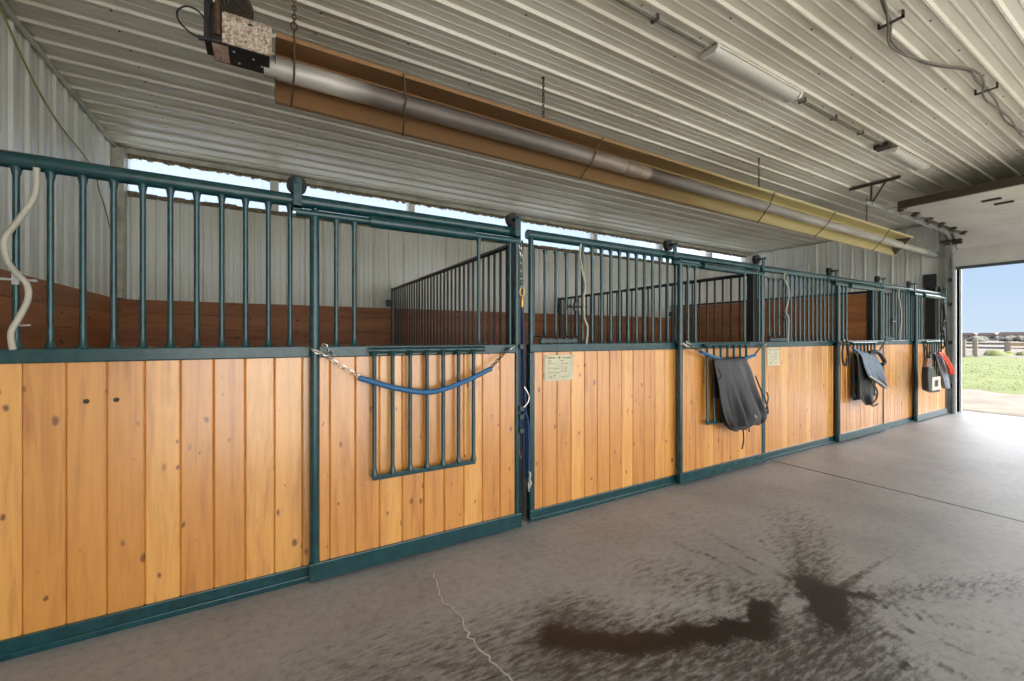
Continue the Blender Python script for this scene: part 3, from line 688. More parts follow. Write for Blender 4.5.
hose_at([(8.60, 2.07), (8.66, 1.95), (8.711, 1.80), (8.711, 1.59), (8.66, 1.46)], 'pale hose hanging on the farthest stall grille')

# ------------------------------------------------------------------ hanging cloths
def cloth(bm, rows, nx=26, nz=40, fold=None, th=.008, mi=0):
    """rows: (z, x left, x right, y) from the back hem over the top to the front hem"""
    V = cr([(a[1], a[3], a[0]) for a in rows], 8); W = cr([(a[2], a[3], a[0]) for a in rows], 8); n = len(V)
    F, B = [], []
    for i in range(n):
        rf, rb = [], []
        for k in range(nx+1):
            u = k/nx; p = V[i].lerp(W[i], u); v = i/(n-1)
            off = fold(u, v) if fold else 0
            p = Vector((p.x, p.y-off, p.z+ (.0)))
            rf.append(bm.verts.new(p))
            i2 = min(i+1, n-1); i1 = max(i-1, 0); tz = (V[i2]-V[i1]); nn = Vector((0, tz.z, -tz.y)); nn = nn.normalized() if nn.length > 1e-6 else Vector((0, 1, 0))
            # inside of the fold
            rb.append(bm.verts.new(p + nn*(-th)))
        F.append(rf); B.append(rb)
    for S in (F, B):
        for a, b in zip(S, S[1:]):
            for k in range(nx): bm.faces.new((a[k], a[k+1], b[k+1], b[k])).material_index = mi
    for i in range(n-1):
        bm.faces.new((F[i][0], F[i+1][0], B[i+1][0], B[i][0])).material_index = mi; bm.faces.new((F[i][nx], F[i+1][nx], B[i+1][nx], B[i][nx])).material_index = mi
    for k in range(nx):
        bm.faces.new((F[0][k], F[0][k+1], B[0][k+1], B[0][k])).material_index = mi; bm.faces.new((F[-1][k], F[-1][k+1], B[-1][k+1], B[-1][k])).material_index = mi
yt = YD-.092
def blanket():
    t = thing('horse_blanket', 'black blanket hanging over a guard chain on the stall door', 'blanket', (4.2, yt, .42))
    def f(u, v):
        k = max(0, min(1, (v-.40)*2.4))
        return k*(.05*math.exp(-((u-.33-.06*v)/.07)**2) + .065*math.exp(-((u-.62-.05*v)/.13)**2) + .04*math.exp(-((u-.93)/.06)**2) - .02*math.exp(-((u-.46)/.05)**2) + .012*math.sin(u*31+v*5)*k) + .05*max(0, v-.45)
    bm = BM(); cloth(bm, [(.80, 3.80, 4.30, yt+.020), (1.05, 3.78, 4.28, yt+.020), (1.175, 3.76, 4.26, yt+.02), (1.196, 3.74, 4.25, yt), (1.17, 3.73, 4.25, yt-.026), (1.08, 3.735, 4.31, yt-.035), (.94, 3.76, 4.355, yt-.045), (.78, 3.785, 4.425, yt-.05), (.64, 3.83, 4.49, yt-.055), (.56, 3.88, 4.48, yt-.055), (.515, 3.94, 4.42, yt-.05)], 60, fold=f)
    part('cover', bm, M['blanket'], t, smooth=70)
    bm = BM(); cloth(bm, [(.66, 3.83, 4.47, yt-.03), (.56, 3.87, 4.47, yt-.03), (.49, 3.96, 4.40, yt-.03), (.455, 4.05, 4.30, yt-.03)], 14, fold=lambda u, v: .02*math.sin(u*12)*v); part('lining', bm, M['leather'], t, smooth=70)
    bm = BM(); tube(bm, [(4.17+.018*math.cos(a), yt-.175, .62+.024*math.sin(a)) for a in [PI*.75+PI*1.3*k/10 for k in range(11)]], .004, 6); part('buckle', bm, M['chrome'], t, smooth=50)
    for pts in ([(4.16, yt-.05, .47), (4.17, yt-.05, .36), (4.15, yt-.045, .27)], [(4.26, yt-.05, .47), (4.27, yt-.05, .43)], [(4.36, yt-.06, 1.0), (4.44, yt-.08, .83), (4.53, yt-.08, .70), (4.56, yt-.08, .60), (4.52, yt-.08, .64), (4.56, yt-.08, .76), (4.53, yt-.08, .82)], [(3.735, yt-.06, 1.1), (3.76, yt-.08, 1.03), (3.73, yt-.06, .99)]):
        bm = BM(); tube(bm, cr(pts, 5), .007, 6); part('strap', bm, M['leather'], t, smooth=50)
blanket()
def jacket():
    t = thing('jacket', 'blue grey jacket with black lining hung on a stall door', 'jacket', (7.35, yt, .47))
    f = lambda u, v: (.05*math.sin(u*8+2)+.02*math.sin(u*17+v*4))*max(0, v-.4)
    bm = BM(); cloth(bm, [(.60, 6.88, 7.2, yt+.020), (1.05, 6.85, 7.2, yt+.020), (1.155, 6.80, 7.25, yt+.016), (1.185, 6.79, 7.25, yt), (1.15, 6.77, 7.25, yt-.026), (.95, 6.75, 7.22, yt-.045), (.75, 6.745, 7.21, yt-.05), (.62, 6.76, 7.21, yt-.05), (.52, 6.88, 7.22, yt-.05), (.475, 6.98, 7.20, yt-.05)], 30, fold=f); part('body', bm, M['blanket'], t, smooth=70)
    bm = BM(); cloth(bm, [(1.10, 6.88, 7.25, yt+.022), (1.165, 6.86, 7.26, yt+.02), (1.200, 6.84, 7.26, yt), (1.16, 6.83, 7.27, yt-.05), (1.06, 6.84, 7.32, yt-.075), (.95, 6.88, 7.38, yt-.095), (.87, 6.94, 7.41, yt-.105), (.79, 7.10, 7.44, yt-.11), (.72, 7.30, 7.47, yt-.11), (.69, 7.42, 7.475, yt-.11)], 34, fold=lambda u, v: (.045*math.exp(-((u-.35-.2*v)/.1)**2)+.03*math.exp(-((u-.75)/.09)**2)+.012*math.sin(u*29+v*9))*min(1, max(0, v-.4)*3)); part('back', bm, M['denim'], t, smooth=70)
    bm = BM(); tube(bm, cr([(6.90, yt-.11, .885), (7.0, yt-.15, .83), (7.12, yt-.165, .78), (7.28, yt-.16, .72), (7.45, yt-.14, .685)], 6), .011, 6); part('piping', bm, M['patch'], t, smooth=60)
    bm = BM(); tube(bm, cr([(6.98, yt-.11, .80), (7.09, yt-.13, .68), (7.06, yt-.13, .57), (6.95, yt-.12, .50), (7.05, yt-.11, .475), (7.20, yt-.1, .49)], 6), .011, 6); part('piping', bm, M['tan'], t, smooth=60)
    bm = BM(); tube(bm, cr([(7.10, yt-.04, 1.19), (7.18, yt-.075, 1.205), (7.28, yt-.09, 1.17), (7.37, yt-.10, 1.10), (7.42, yt-.10, 1.045), (7.36, yt-.09, 1.02)], 6), .026, 8); part('collar', bm, M['blanket'], t, smooth=60)
jacket()
def strapset(name, label, cat, x, y, z, loops, mat, group=None):
    t = thing(name, label, cat, (x, y, z))
    for pts in loops:
        bm = BM(); tube(bm, cr(pts, 6), .0105, 6); part('strap', bm, mat, t, smooth=60)
    for pts in loops[:2]:
        bm = BM(); p = pts[len(pts)//2]; tube(bm, [(p[0]+.02*math.cos(a), p[1]-.004, p[2]+.02*math.sin(a)) for a in [2*PI*k/10 for k in range(10)]], .004, 6, 0, True); part('ring', bm, M['chrome'], t, smooth=60)
    return t
y3 = YD-.10
strapset('halter', 'dark leather halter hanging left of the blue grey jacket', 'halter', 6.5, y3, 1.0, [
    [(6.44, y3, 1.345), (6.40, y3, 1.2), (6.42, y3, 1.08), (6.48, y3, 1.03), (6.54, y3, 1.12), (6.53, y3, 1.345)],
    [(6.46, y3-.02, 1.345), (6.52, y3-.02, 1.22), (6.48, y3-.02, 1.14), (6.45, y3-.02, 1.03)],
    [(6.50, y3-.02, 1.35), (6.49, y3-.03, 1.2), (6.51, y3-.03, 1.10), (6.52, y3-.02, 1.03)],
    [(6.58, y3-.01, 1.335), (6.48, y3-.02, 1.31), (6.38, y3-.01, 1.32)]], M['leather'])
for o in [q for q in bpy.data.objects if q.name == 'halter']:
    bm = BM(); tube(bm, cr([(6.505, YD-.018, 1.335), (6.505, YD-.07, 1.33), (6.505, YD-.118, 1.335), (6.505, YD-.125, 1.355)], 4), .006, 8); part('hook', bm, M['galv'], o, smooth=50)
y4 = YD-.10
strapset('bridle', 'black bridle hanging at the end of the stall row', 'bridle', 10.1, y4, 1.05, [
    [(10.08, y4+.005, 2.0), (10.0, y4, 1.8), (9.98, y4, 1.6), (10.06, y4, 1.45), (10.16, y4, 1.6), (10.16, y4, 1.8), (10.08, y4+.005, 2.0)],
    [(10.08, y4-.02, 1.99), (10.12, y4-.02, 1.75), (10.04, y4-.02, 1.55), (10.12, y4-.02, 1.35), (10.26, y4-.02, 1.05)],
    [(9.98, y4-.02, 1.62), (10.07, y4-.03, 1.68), (10.17, y4-.02, 1.62)], [(10.1, y4-.02, 1.95), (10.2, y4-.02, 1.6), (10.22, y4-.02, 1.3), (10.16, y4-.02, 1.15)],
    [(10.07, y4, 1.46), (10.02, y4, 1.3), (10.12, y4, 1.2), (10.2, y4, 1.36), (10.10, y4, 1.42)]], M['leather'])
def far_tack():
    y = YD-.19
    t = thing('tool_bag', 'black bag with pale square patch on the farthest door', 'bag', (9.4, y, .5))
    bm = BM(); prism(bm, [(9.20, .58), (9.38, .53), (9.70, .515), (9.73, .62), (9.52, .84), (9.42, .93), (9.20, .95), (9.17, .8)], 'y', y-.07, y+.012); part('bag_body', bm, M['blanket'], t, bevel=.015)
    bm = BM(); a, b, c, d = 9.32, 9.69, .565, .77
    yq = y-.078
    box(bm, (a, yq, c), (b, yq+.01, c+.05)); box(bm, (a, yq, d-.05), (b, yq+.01, d)); box(bm, (a, yq, c+.05), (a+.10, yq+.01, d-.05)); box(bm, (b-.10, yq, c+.05), (b, yq+.01, d-.05)); part('square_patch', bm, M['patch'], t)
    bm = BM(); prism(bm, [(9.17, .93), (9.40, .91), (9.44, 1.0), (9.36, 1.07), (9.22, 1.06)], 'y', y-.055, y+.0); part('flap', bm, M['tan'], t, bevel=.012)
    bm = BM(); tube(bm, cr([(9.22, y-.02, 1.04), (9.20, y-.02, 1.18), (9.26, y, 1.30), (9.33, y-.01, 1.18), (9.39, y-.02, 1.03)], 6), .012, 6); part('strap', bm, M['leather'], t, smooth=60)
    y = YD-.10
    bm = BM(); cloth(bm, [(1.0, 9.54, 9.80, y+.022), (1.10, 9.54, 9.82, y+.022), (1.135, 9.53, 9.86, y), (1.10, 9.55, 9.92, y-.03), (.9, 9.66, 10.06, y-.04), (.7, 9.80, 10.16, y-.045), (.52, 9.92, 10.22, y-.045)], 20, fold=lambda u, v: .035*math.sin(u*11+v*2)*v)
    t.location.x -= .36
    shift(bm, (.04, 0, 0)); tag(obj('towel', bm, M['greycloth'], smooth=70), 'pale grey blue towel hanging behind the black bag', 'towel')
    y = YD-.185
    bm = BM(); cloth(bm, [(1.12, 9.80, 9.98, y+.03), (1.15, 9.79, 10.0, y), (1.10, 9.80, 10.08, y-.03), (1.0, 9.92, 10.22, y-.04), (.9, 10.03, 10.36, y-.05), (.82, 10.12, 10.41, y-.05), (.77, 10.20, 10.36, y-.05)], 16, fold=lambda u, v: .03*math.sin(u*9+v*3)*v)
    shift(bm, (-.26, 0, 0)); tag(obj('cloth', bm, M['orange'], smooth=70), 'orange red cloth hanging beside the door jamb', 'cloth')
far_tack()

# ------------------------------------------------------------------ tube heater
def heater():
    near = Vector((0, 2.72, 3.09)); far = Vector((0, 2.93, 2.83)); X0, X1 = .05, 9.38
    op = (far-near); w = op.length; op.normalize(); dep = Vector((0, -op.z, op.y)); dep = Vector((0, .777, .629)); dep = (dep-op*dep.dot(op)).normalized()
    mid = (near+far)/2
    t = thing('tube_heater', 'long gas tube heater hanging over the stall row', 'heater', (X0, mid.y, mid.z))
    def q(a, b, x=0): p = mid+op*a+dep*b; return Vector((x, p.y, p.z))
    sag = lambda x: -.035*(x-X0)/(X1-X0)
    # reflector: folded sheet with lips, in overlapping lengths
    prof = [(-w/2-.018, .012), (-w/2, 0), (-.105, .09), (-.06, .155), (.06, .155), (.105, .09), (w/2, 0), (w/2+.018, .012)]
    th = .006
    cuts = [X0, 2.98, 6.0, X1]
    for i, (a, b) in enumerate(zip(cuts, cuts[1:])):
        bm = BM(); b2 = b+(.05 if b < X1 else 0); e = .003*i
        fr = []
        for x in (a, b2):
            ins = [q(s, d+e, x)+Vector((0, 0, sag(x))) for s, d in prof]; outs = [q(s*1.02, d+e+th, x)+Vector((0, 0, sag(x))) for s, d in prof]
            fr.append([bm.verts.new(p) for p in ins+outs[::-1]])
        n = len(fr[0])
        for k in range(n): bm.faces.new((fr[0][k], fr[0][(k+1) % n], fr[1][(k+1) % n], fr[1][k]))
        h = n//2
        for f in fr:
            for k in range(h-1): bm.faces.new((f[k], f[k+1], f[n-2-k], f[n-1-k]))
        part('reflector', bm, M['alu'], t)
    # end cap near the burner and at the far end
    def xz(x): return Vector((0, 0, sag(x)))
    bm = BM(); tube(bm, [q(0, .055, X0-.06), q(0, .055, 3.02)+xz(3)], .064, 24); part('burner_tube', bm, M['htube'], t, smooth=40)
    bm = BM(); tube(bm, [q(0, .055, 2.97)+xz(3), q(0, .055, X1+.05)+xz(X1), q(0, .055, X1+1.0)+xz(X1)], .058, 24); part('exhaust_tube', bm, M['htube'], t, smooth=40)
    bm = BM(); tube(bm, [q(0, .055, 2.88)+xz(3), q(0, .055, 3.06)+xz(3)], .068, 24); part('coupling', bm, M['coupling'], t, smooth=40)
    # wire clips across the opening
    for x, k in ((.80, .03), (2.45, -.03), (5.16, .03), (6.6, -.02), (8.4, .02)):
        bm = BM(); z = xz(x); tube(bm, [q(-w/2-.02, .0, x-k)+z, q(-.07, -.010, x)+z, q(-.05, -.016, x+.01)+z, q(.04, -.016, x+.004)+z, q(.07, -.012, x+k*.6)+z, q(w/2+.02, .0, x+k)+z], .0055, 6); part('wire_clip', bm, M['rustchain'], t, smooth=50)
    # elbow and vent through the far wall
    bm = BM(); c = q(0, .055, X1+.98)+xz(X1); lathe(bm, [(.056, 0), (.066, .0), (.066, .05), (.056, .05), (.056, .10), (.066, .10), (.066, .16), (.05, .16)], (c.x, c.y, c.z), 'x', 18)
    tube(bm, [(c.x+.12, c.y, c.z), (XF-.018, c.y, c.z)], .055, 18); part('vent_pipe', bm, M['galv'], t, smooth=40)
    # chains
    for x, zt in ((.14, ZC-.017), (2.03, ZC), (5.24, ZC), (8.25, ZC)):
        bm = BM(); top = q(0, .165, x)+xz(x); yy = 2.80 if x > 1 else 2.70
        if x < 1:
            zb = near.z+.10; chain(bm, [(x, 2.71, ZC-.005), (x, 2.71, zb)], .035, .0035)
            tube(bm, [(x+.016*math.cos(a), 2.71, zb-.015+.024*math.sin(a)) for a in [2*PI*k/10 for k in range(10)]], .0045, 6, 0, True)
            tube(bm, [(x, 2.71, zb-.03), (x, 2.69, near.z), (x+.004, 2.78, mid.z-.02), (x-.004, 2.93, far.z-.01)], .0055, 6)
            tube(bm, [(x, 2.71, zb-.03), (x, top.y, top.z)], .005, 6)
        else: chain(bm, [(x, top.y, ZC-.003), (x, top.y, top.z)], .035, .0035)
        lathe(bm, [(.012, 0), (.012, -.012)], (x, 2.71 if x < 1 else top.y, ZC-.0), 'z', 8)
        part('chain', bm, M['rustchain'], t, smooth=60)
    ec = [tuple(q(a, d, 0))[1:] for a, d in prof[1:-1]]
    bm = BM(); prism(bm, [(y, z+xz(X1).z) for y, z in ec], 'x', X1-.10, X1-.095); part('end_cap', bm, M['rustdark'], t)
    # burner box
    bx0, bx1 = -.25, .02; ym, zm = 2.70, 2.955
    bm = BM(); box(bm, (bx0, ym, zm), (bx1, ym+.20, zm+.165)); b = part('burner_box', bm, M['boxdark'], t, bevel=.006)
    bm = BM(); box(bm, (bx0+.05, ym-.012, zm+.0), (bx1+.008, ym, zm+.155)); box(bm, (bx0+.05, ym, zm+.1655), (bx1+.004, ym+.19, zm+.172)); part('cover_plate', bm, M['boxwhite'], t, b, bevel=.003)
    bm = BM(); box(bm, (bx0+.165, ym-.0145, zm+.128), (bx0+.188, ym-.0118, zm+.138)); part('slot', bm, M['black'], t, b)
    bm = BM(); box(bm, (bx0+.004, ym+.02, zm-.003), (bx0+.075, ym+.18, zm-.0005)); part('warning_label', bm, M['label'], t, b)
    bm = BM()
    for k in range(6): box(bm, (bx0+.012, ym+.035+.022*k, zm-.0045), (bx0+.062-.012*(k % 2), ym+.042+.022*k, zm-.003))
    part('label_print', bm, M['boxwhite'], t, b)
    for a, c in ((.10, .05), (.19, .07), (.23, .12), (.12, .15)):
        bm = BM(); lathe(bm, [(.006, 0), (.006, -.004)], (bx0+a, ym+c, zm), 'z', 8); part('screw', bm, M['galv'], t, b)
    wc = (-.15, 2.79, 3.215)
    bm = BM(); lathe(bm, [(.03, -.03), (.085, -.03), (.092, -.022), (.092, .05), (.03, .05)], wc, 'y', 28); part('blower_housing', bm, M['boxdark'], t, smooth=40)
    bm = BM()
    for rr in (.079, .063, .047, .031): tube(bm, [(wc[0]+rr*math.cos(a), wc[1]-.032, wc[2]+rr*math.sin(a)) for a in [2*PI*k/24 for k in range(24)]], .004, 5, 0, True)
    part('blower_grille', bm, M['rustchain'], t, smooth=50)
    bm = BM(); box(bm, (bx0-.032, ym+.03, zm+.02), (bx0, ym+.19, zm+.30)); part('control_box', bm, M['boxdark'], t, bevel=.005)
    bm = BM(); tube(bm, cr([(bx0+.035, ym-.008, zm+.06), (bx0+.03, ym-.02, zm+.16), (bx0+.0, ym-.02, zm+.24), (bx0-.03, ym-.01, zm+.32), (bx0-.06, ym+.0, zm+.44), (bx0-.10, ym+.02, ZC-.02)], 6), .008, 8); part('gas_pipe', bm, M['galv'], t, smooth=40)
    bm = BM(); tube(bm, [(bx0+.03, ym-.008, zm+.03), (bx0+.028, ym-.016, zm+.20)], .016, 8); part('pipe_fitting', bm, M['rustchain'], t, smooth=40)
    bm = BM(); tube(bm, cr([(bx0-.02, ym+.05, zm+.12), (bx0-.055, ym+.02, zm+.142), (bx0-.10, ym+.0, zm+.135), (bx0-.135, ym-.005, zm+.095), (bx0-.13, ym-.01, zm+.045), (bx0-.09, ym-.01, zm+.005), (bx0-.04, ym, zm-.01)], 7), .0045, 8); part('power_cable', bm, M['rubber'], t, smooth=50)
    bm = BM(); tube(bm, [(bx0-.05, ym, zm-.008), (bx0+.0, ym+.01, zm+.005)], .011, 8); part('plug', bm, M['rubber'], t, smooth=50)
    bm = BM(); prism(bm, [tuple(q(s, d))[1:] for s, d in prof[1:-1]], 'x', X0-.004, X0+.0); part('end_cap', bm, M['rustchain'], t)
heater()

# ------------------------------------------------------------------ ceiling lamps, conduits and cables
def lamp(x0, x1, y, label):
    t = thing('ceiling_lamp', label, 'lamp', ((x0+x1)/2, y, ZC-.017), 'ceiling strip lamps')
    z = ZC-.017
    bm = BM(); box(bm, (x0, y-.075, z-.014), (x1, y+.075, z)); part('housing', bm, M['white'], t, bevel=.003)
    bm = BM(); pr = [(y-.062, z-.0145)]+[(y-.062+.124*k/10, z-.0145-.034*math.sin(PI*k/10)**.5) for k in range(1, 10)]+[(y+.062, z-.0145)]
    prism(bm, pr, 'x', x0+.022, x1-.022); part('diffuser', bm, M['diffuser'], t, smooth=40)
    for a, b in ((x0-.004, x0+.022), (x1-.022, x1+.004)):
        bm = BM(); prism(bm, [(y-.078, z), (y-.078, z-.02), (y-.055, z-.052), (y+.055, z-.052), (y+.078, z-.02), (y+.078, z)], 'x', a, b); part('end_cap', bm, M['white'], t, bevel=.003)
lamp(2.90, 4.12, 2.01, 'white strip lamp nearest the camera on the ribbed ceiling')
lamp(6.25, 7.25, 2.02, 'smaller looking white strip lamp farther along the ceiling')
def conduit(x0, x1, y, label):
    bm = BM(); z = ZC-.030; tube(bm, [(x0, y, z), (x1, y, z)], .011, 8)
    for k in range(int((x1-x0)/.6)+1):
        x = x0+.1+k*.6
        if x < x1-.03: box(bm, (x-.01, y-.03, z-.0125), (x+.01, y+.03, z-.008)); box(bm, (x-.01, y-.03, z-.012), (x+.01, y-.02, ZC-.004)); box(bm, (x-.01, y+.02, z-.012), (x+.01, y+.03, ZC-.004))
    tag(obj('conduit', bm, simple('conduit_grey', (.18, .16, .13), .5, .4, 0, .3, 12), smooth=40), label, 'conduit', 'ceiling conduits')
conduit(.4, 2.83, 2.0, 'grey conduit feeding the nearest strip lamp from the left')
conduit(4.17, 6.0, 2.01, 'grey conduit between the two strip lamps')
bm = BM(); box(bm, (6.0, 1.95, ZC-.06), (6.13, 2.09, ZC-.012)); box(bm, (6.13, 2.005, ZC-.04), (6.195, 2.03, ZC-.02)); tag(obj('junction_box', bm, M['darkbrown'], bevel=.006), 'dark junction box at the end of the second strip lamp', 'junction box')
def cable():
    t = thing('ceiling_cable', 'grey cables looping along the ceiling at upper right', 'cable', (4.5, 1.15, ZC-.02))
    z = ZC-.026; cc = simple('cable_grey', (.16, .145, .12), .55)
    for k, pts in enumerate(([(3.0, 1.05), (3.491, 1.16), (3.7, 1.19), (4.0, 1.27), (4.52, 1.23), (4.9, 1.10), (5.2, 1.10), (5.7, 1.10), (6.4, 1.16), (7.0, 1.12), (7.6, 1.1)], [(3.0, 1.06), (3.5, 1.15), (3.72, 1.21), (4.05, 1.29), (4.55, 1.20), (4.92, 1.07), (5.24, 1.07), (5.6, 1.14), (6.3, 1.12), (7.0, 1.15), (7.6, 1.1)])):
        bm = BM(); tube(bm, cr([(a, b, z-(.012 if 0 < i < 10 else 0)-.006*k) for i, (a, b) in enumerate(pts)], 6), .008, 8); part('cable', bm, cc, t, smooth=50)
    for x, y in ((3.70, 1.19), (5.45, 1.10)):
        bm = BM(); box(bm, (x-.012, y-.07, ZC-.05), (x+.012, y+.07, ZC-.042)); box(bm, (x-.012, y-.07, ZC-.05), (x+.012, y-.06, ZC-.004)); box(bm, (x-.012, y+.06, ZC-.05), (x+.012, y+.07, ZC-.004)); part('clip', bm, M['darkbrown'], t)
cable()
bm = BM()
xw = XL+.028
tube(bm, cr([(xw, 3.95, 3.56), (xw, 4.09, 3.49), (xw, 4.45, 3.30), (xw, 4.9, 3.17), (xw, 5.43, 3.12), (xw, 5.77, 3.06), (xw, 5.88, 2.92), (xw, 6.05, 2.80), (xw, 6.30, 2.55)], 6), .006, 6)
tag(obj('wall_wire', bm, simple('yellow_green_wire', (.28, .27, .08), .6), smooth=50), 'thin yellow green wire hanging on the left wall', 'wire')

# ------------------------------------------------------------------ overhead door, track
def overhead_door():
    x0, xe, zb, zt = 7.80, 10.58, 2.68, 3.22
    y0, y1 = -1.62, 2.42; th = .045
    t = bpy.data.objects.new('door_1', None); COL.objects.link(t); t.location = (10.9, (y0+y1)/2, zb)
    struct(t, 'white sectional overhead door rolled up under the ceiling', 'door')
    n = 5; L = (xe-x0)/n; zz = 3.25
    for i in range(n):
        a = x0+L*i; bm = BM(); box(bm, (a+.003, y0, zz), (a+L-.003, y1, zz+th))
        for k in (.3, .7): box(bm, (a+L*k-.012, y0+.02, zz-.003), (a+L*k+.012, y1-.02, zz))
        part('door_section', bm, M['doorpanel'], t, bevel=.003)
    bm = BM(); prism(bm, [(xe, zz), (xe, zz+th), (10.84, 3.17), (10.93, 3.02), (10.885, 3.0), (10.80, 3.13)], 'y', y0, y1+.12); part('door_section', bm, M['doorpanel'], t)
    bm = BM(); box(bm, (10.885, y0-.1, zb), (10.93, 2.585, 3.0)); box(bm, (10.880, y0-.1, zb+.16), (10.885, 2.58, zb+.18)); part('door_section', bm, M['doorpanel'], t, bevel=.003)
    bm = BM(); prism(bm, [(10.875, zb), (10.94, zb), (10.935, zb-.035), (10.905, zb-.05), (10.88, zb-.035)], 'y', y0-.1, 2.58); part('bottom_seal', bm, M['seal'], t)
    bm = BM(); box(bm, (x0-.05, y0, zz-.03), (x0, y1, zz+th+.03)); part('strut', bm, M['darkbrown'], t, bevel=.004)
    for (x, y) in ((8.42, 1.65), (8.75, 1.60)):
        bm = BM(); box(bm, (x-.035, y-.09, zz-.022), (x+.035, y+.09, zz-.0)); part('handle', bm, M['black'], t, bevel=.006)
    for i in range(n+1):
        a = x0+L*i+ (.05 if i == 0 else 0)
        bm = BM(); box(bm, (a-.05, y1-.06, zz-.02), (a+.05, y1+.0, zz-.0)); box(bm, (a-.045, y1-.03, zz-.05), (a+.045, y1+.02, zz-.02)); h = part('hinge', bm, M['darkbrown'], t)
        bm = BM(); tube(bm, [(a, y1-.03, zz+.02), (a, 2.565, zz+.02)], .007, 8); lathe(bm, [(.02, 0), (.02, .018)], (a, 2.555, zz+.02), 'y', 14); part('roller', bm, M['galv'], t, h, smooth=40)
    return t
overhead_door()
def door_track():
    t = thing('door_track', 'galvanised curved overhead door track with ceiling hanger', 'door track', (10.86, 2.585, 0))
    z = 3.272; path = [(7.25, 2.585, z), (8.5, 2.585, z), (10.35, 2.585, z)]+[(10.35+.5*math.sin(a), 2.585, z-.5+.5*math.cos(a)) for a in [PI/2*k/8 for k in range(1, 9)]]+[(10.85, 2.585, 1.5), (10.85, 2.585, .01)]
    bm = BM()
    # C-shaped rail swept along the path
    P = [Vector(p) for p in path]; rings = []
    for i, p in enumerate(P):
        tn = (P[min(i+1, len(P)-1)]-P[max(i-1, 0)]).normalized(); n = Vector((-tn.z, 0, tn.x))
        if n.z < 0 and abs(tn.x) > .5: n = -n
        if abs(tn.z) > .7: n = Vector((1, 0, 0)) if False else Vector((-tn.z, 0, tn.x))
        rings.append([bm.verts.new(p+n*a+Vector((0, b, 0))) for a, b in ((-.028, -.012), (-.028, .016), (.028, .016), (.028, -.012), (.022, -.012), (.022, .010), (-.022, .010), (-.022, -.012))])
    for a, b in zip(rings, rings[1:]):
        for k in range(8): bm.faces.new((a[k], a[(k+1) % 8], b[(k+1) % 8], b[k]))
    part('rail', bm, M['galv'], t)
    bm = BM(); x = 7.42
    box(bm, (x-.025, 2.28, ZC-.024), (x+.025, 2.86, ZC-.017)); box(bm, (x-.025, 2.28, ZC-.06), (x-.018, 2.86, ZC-.0175)); part('hanger_angle', bm, M['darkbrown'], t)
    for dx, y in ((0, 2.60), (.0, 2.44)):
        bm = BM(); tube(bm, [(x+dx, y, ZC-.04), (x+dx, 2.61, z+.0)], .014, 6); part('hanger_strut', bm, M['darkbrown'], t)
    for zz in (.5, 1.3, 2.0, 2.45):
        bm = BM(); box(bm, (10.83, 2.60, zz-.03), (10.90, 2.66, zz+.03)); part('wall_bracket', bm, M['darkbrown'], t, bevel=.003)
    bm = BM(); box(bm, (10.55, 2.56, 3.10), (10.90, 2.70, 3.14)); part('gusset', bm, M['darkbrown'], t)
    bm = BM(); box(bm, (10.62, 2.44, 3.06), (10.70, 2.56, 3.15)); part('top_bracket', bm, M['darkbrown'], t, bevel=.01)
door_track()
bm = BM(); box(bm, (XF-.05, 2.88, 1.36), (XF-.017, 3.02, 2.35)); box(bm, (XF-.075, 2.87, 2.35), (XF-.017, 3.04, 2.60))
tag(obj('wall_cabinet', bm, simple('dark_panel', (.03, .034, .032), .55), bevel=.004), 'narrow dark panel on the far wall above the last door', 'panel')

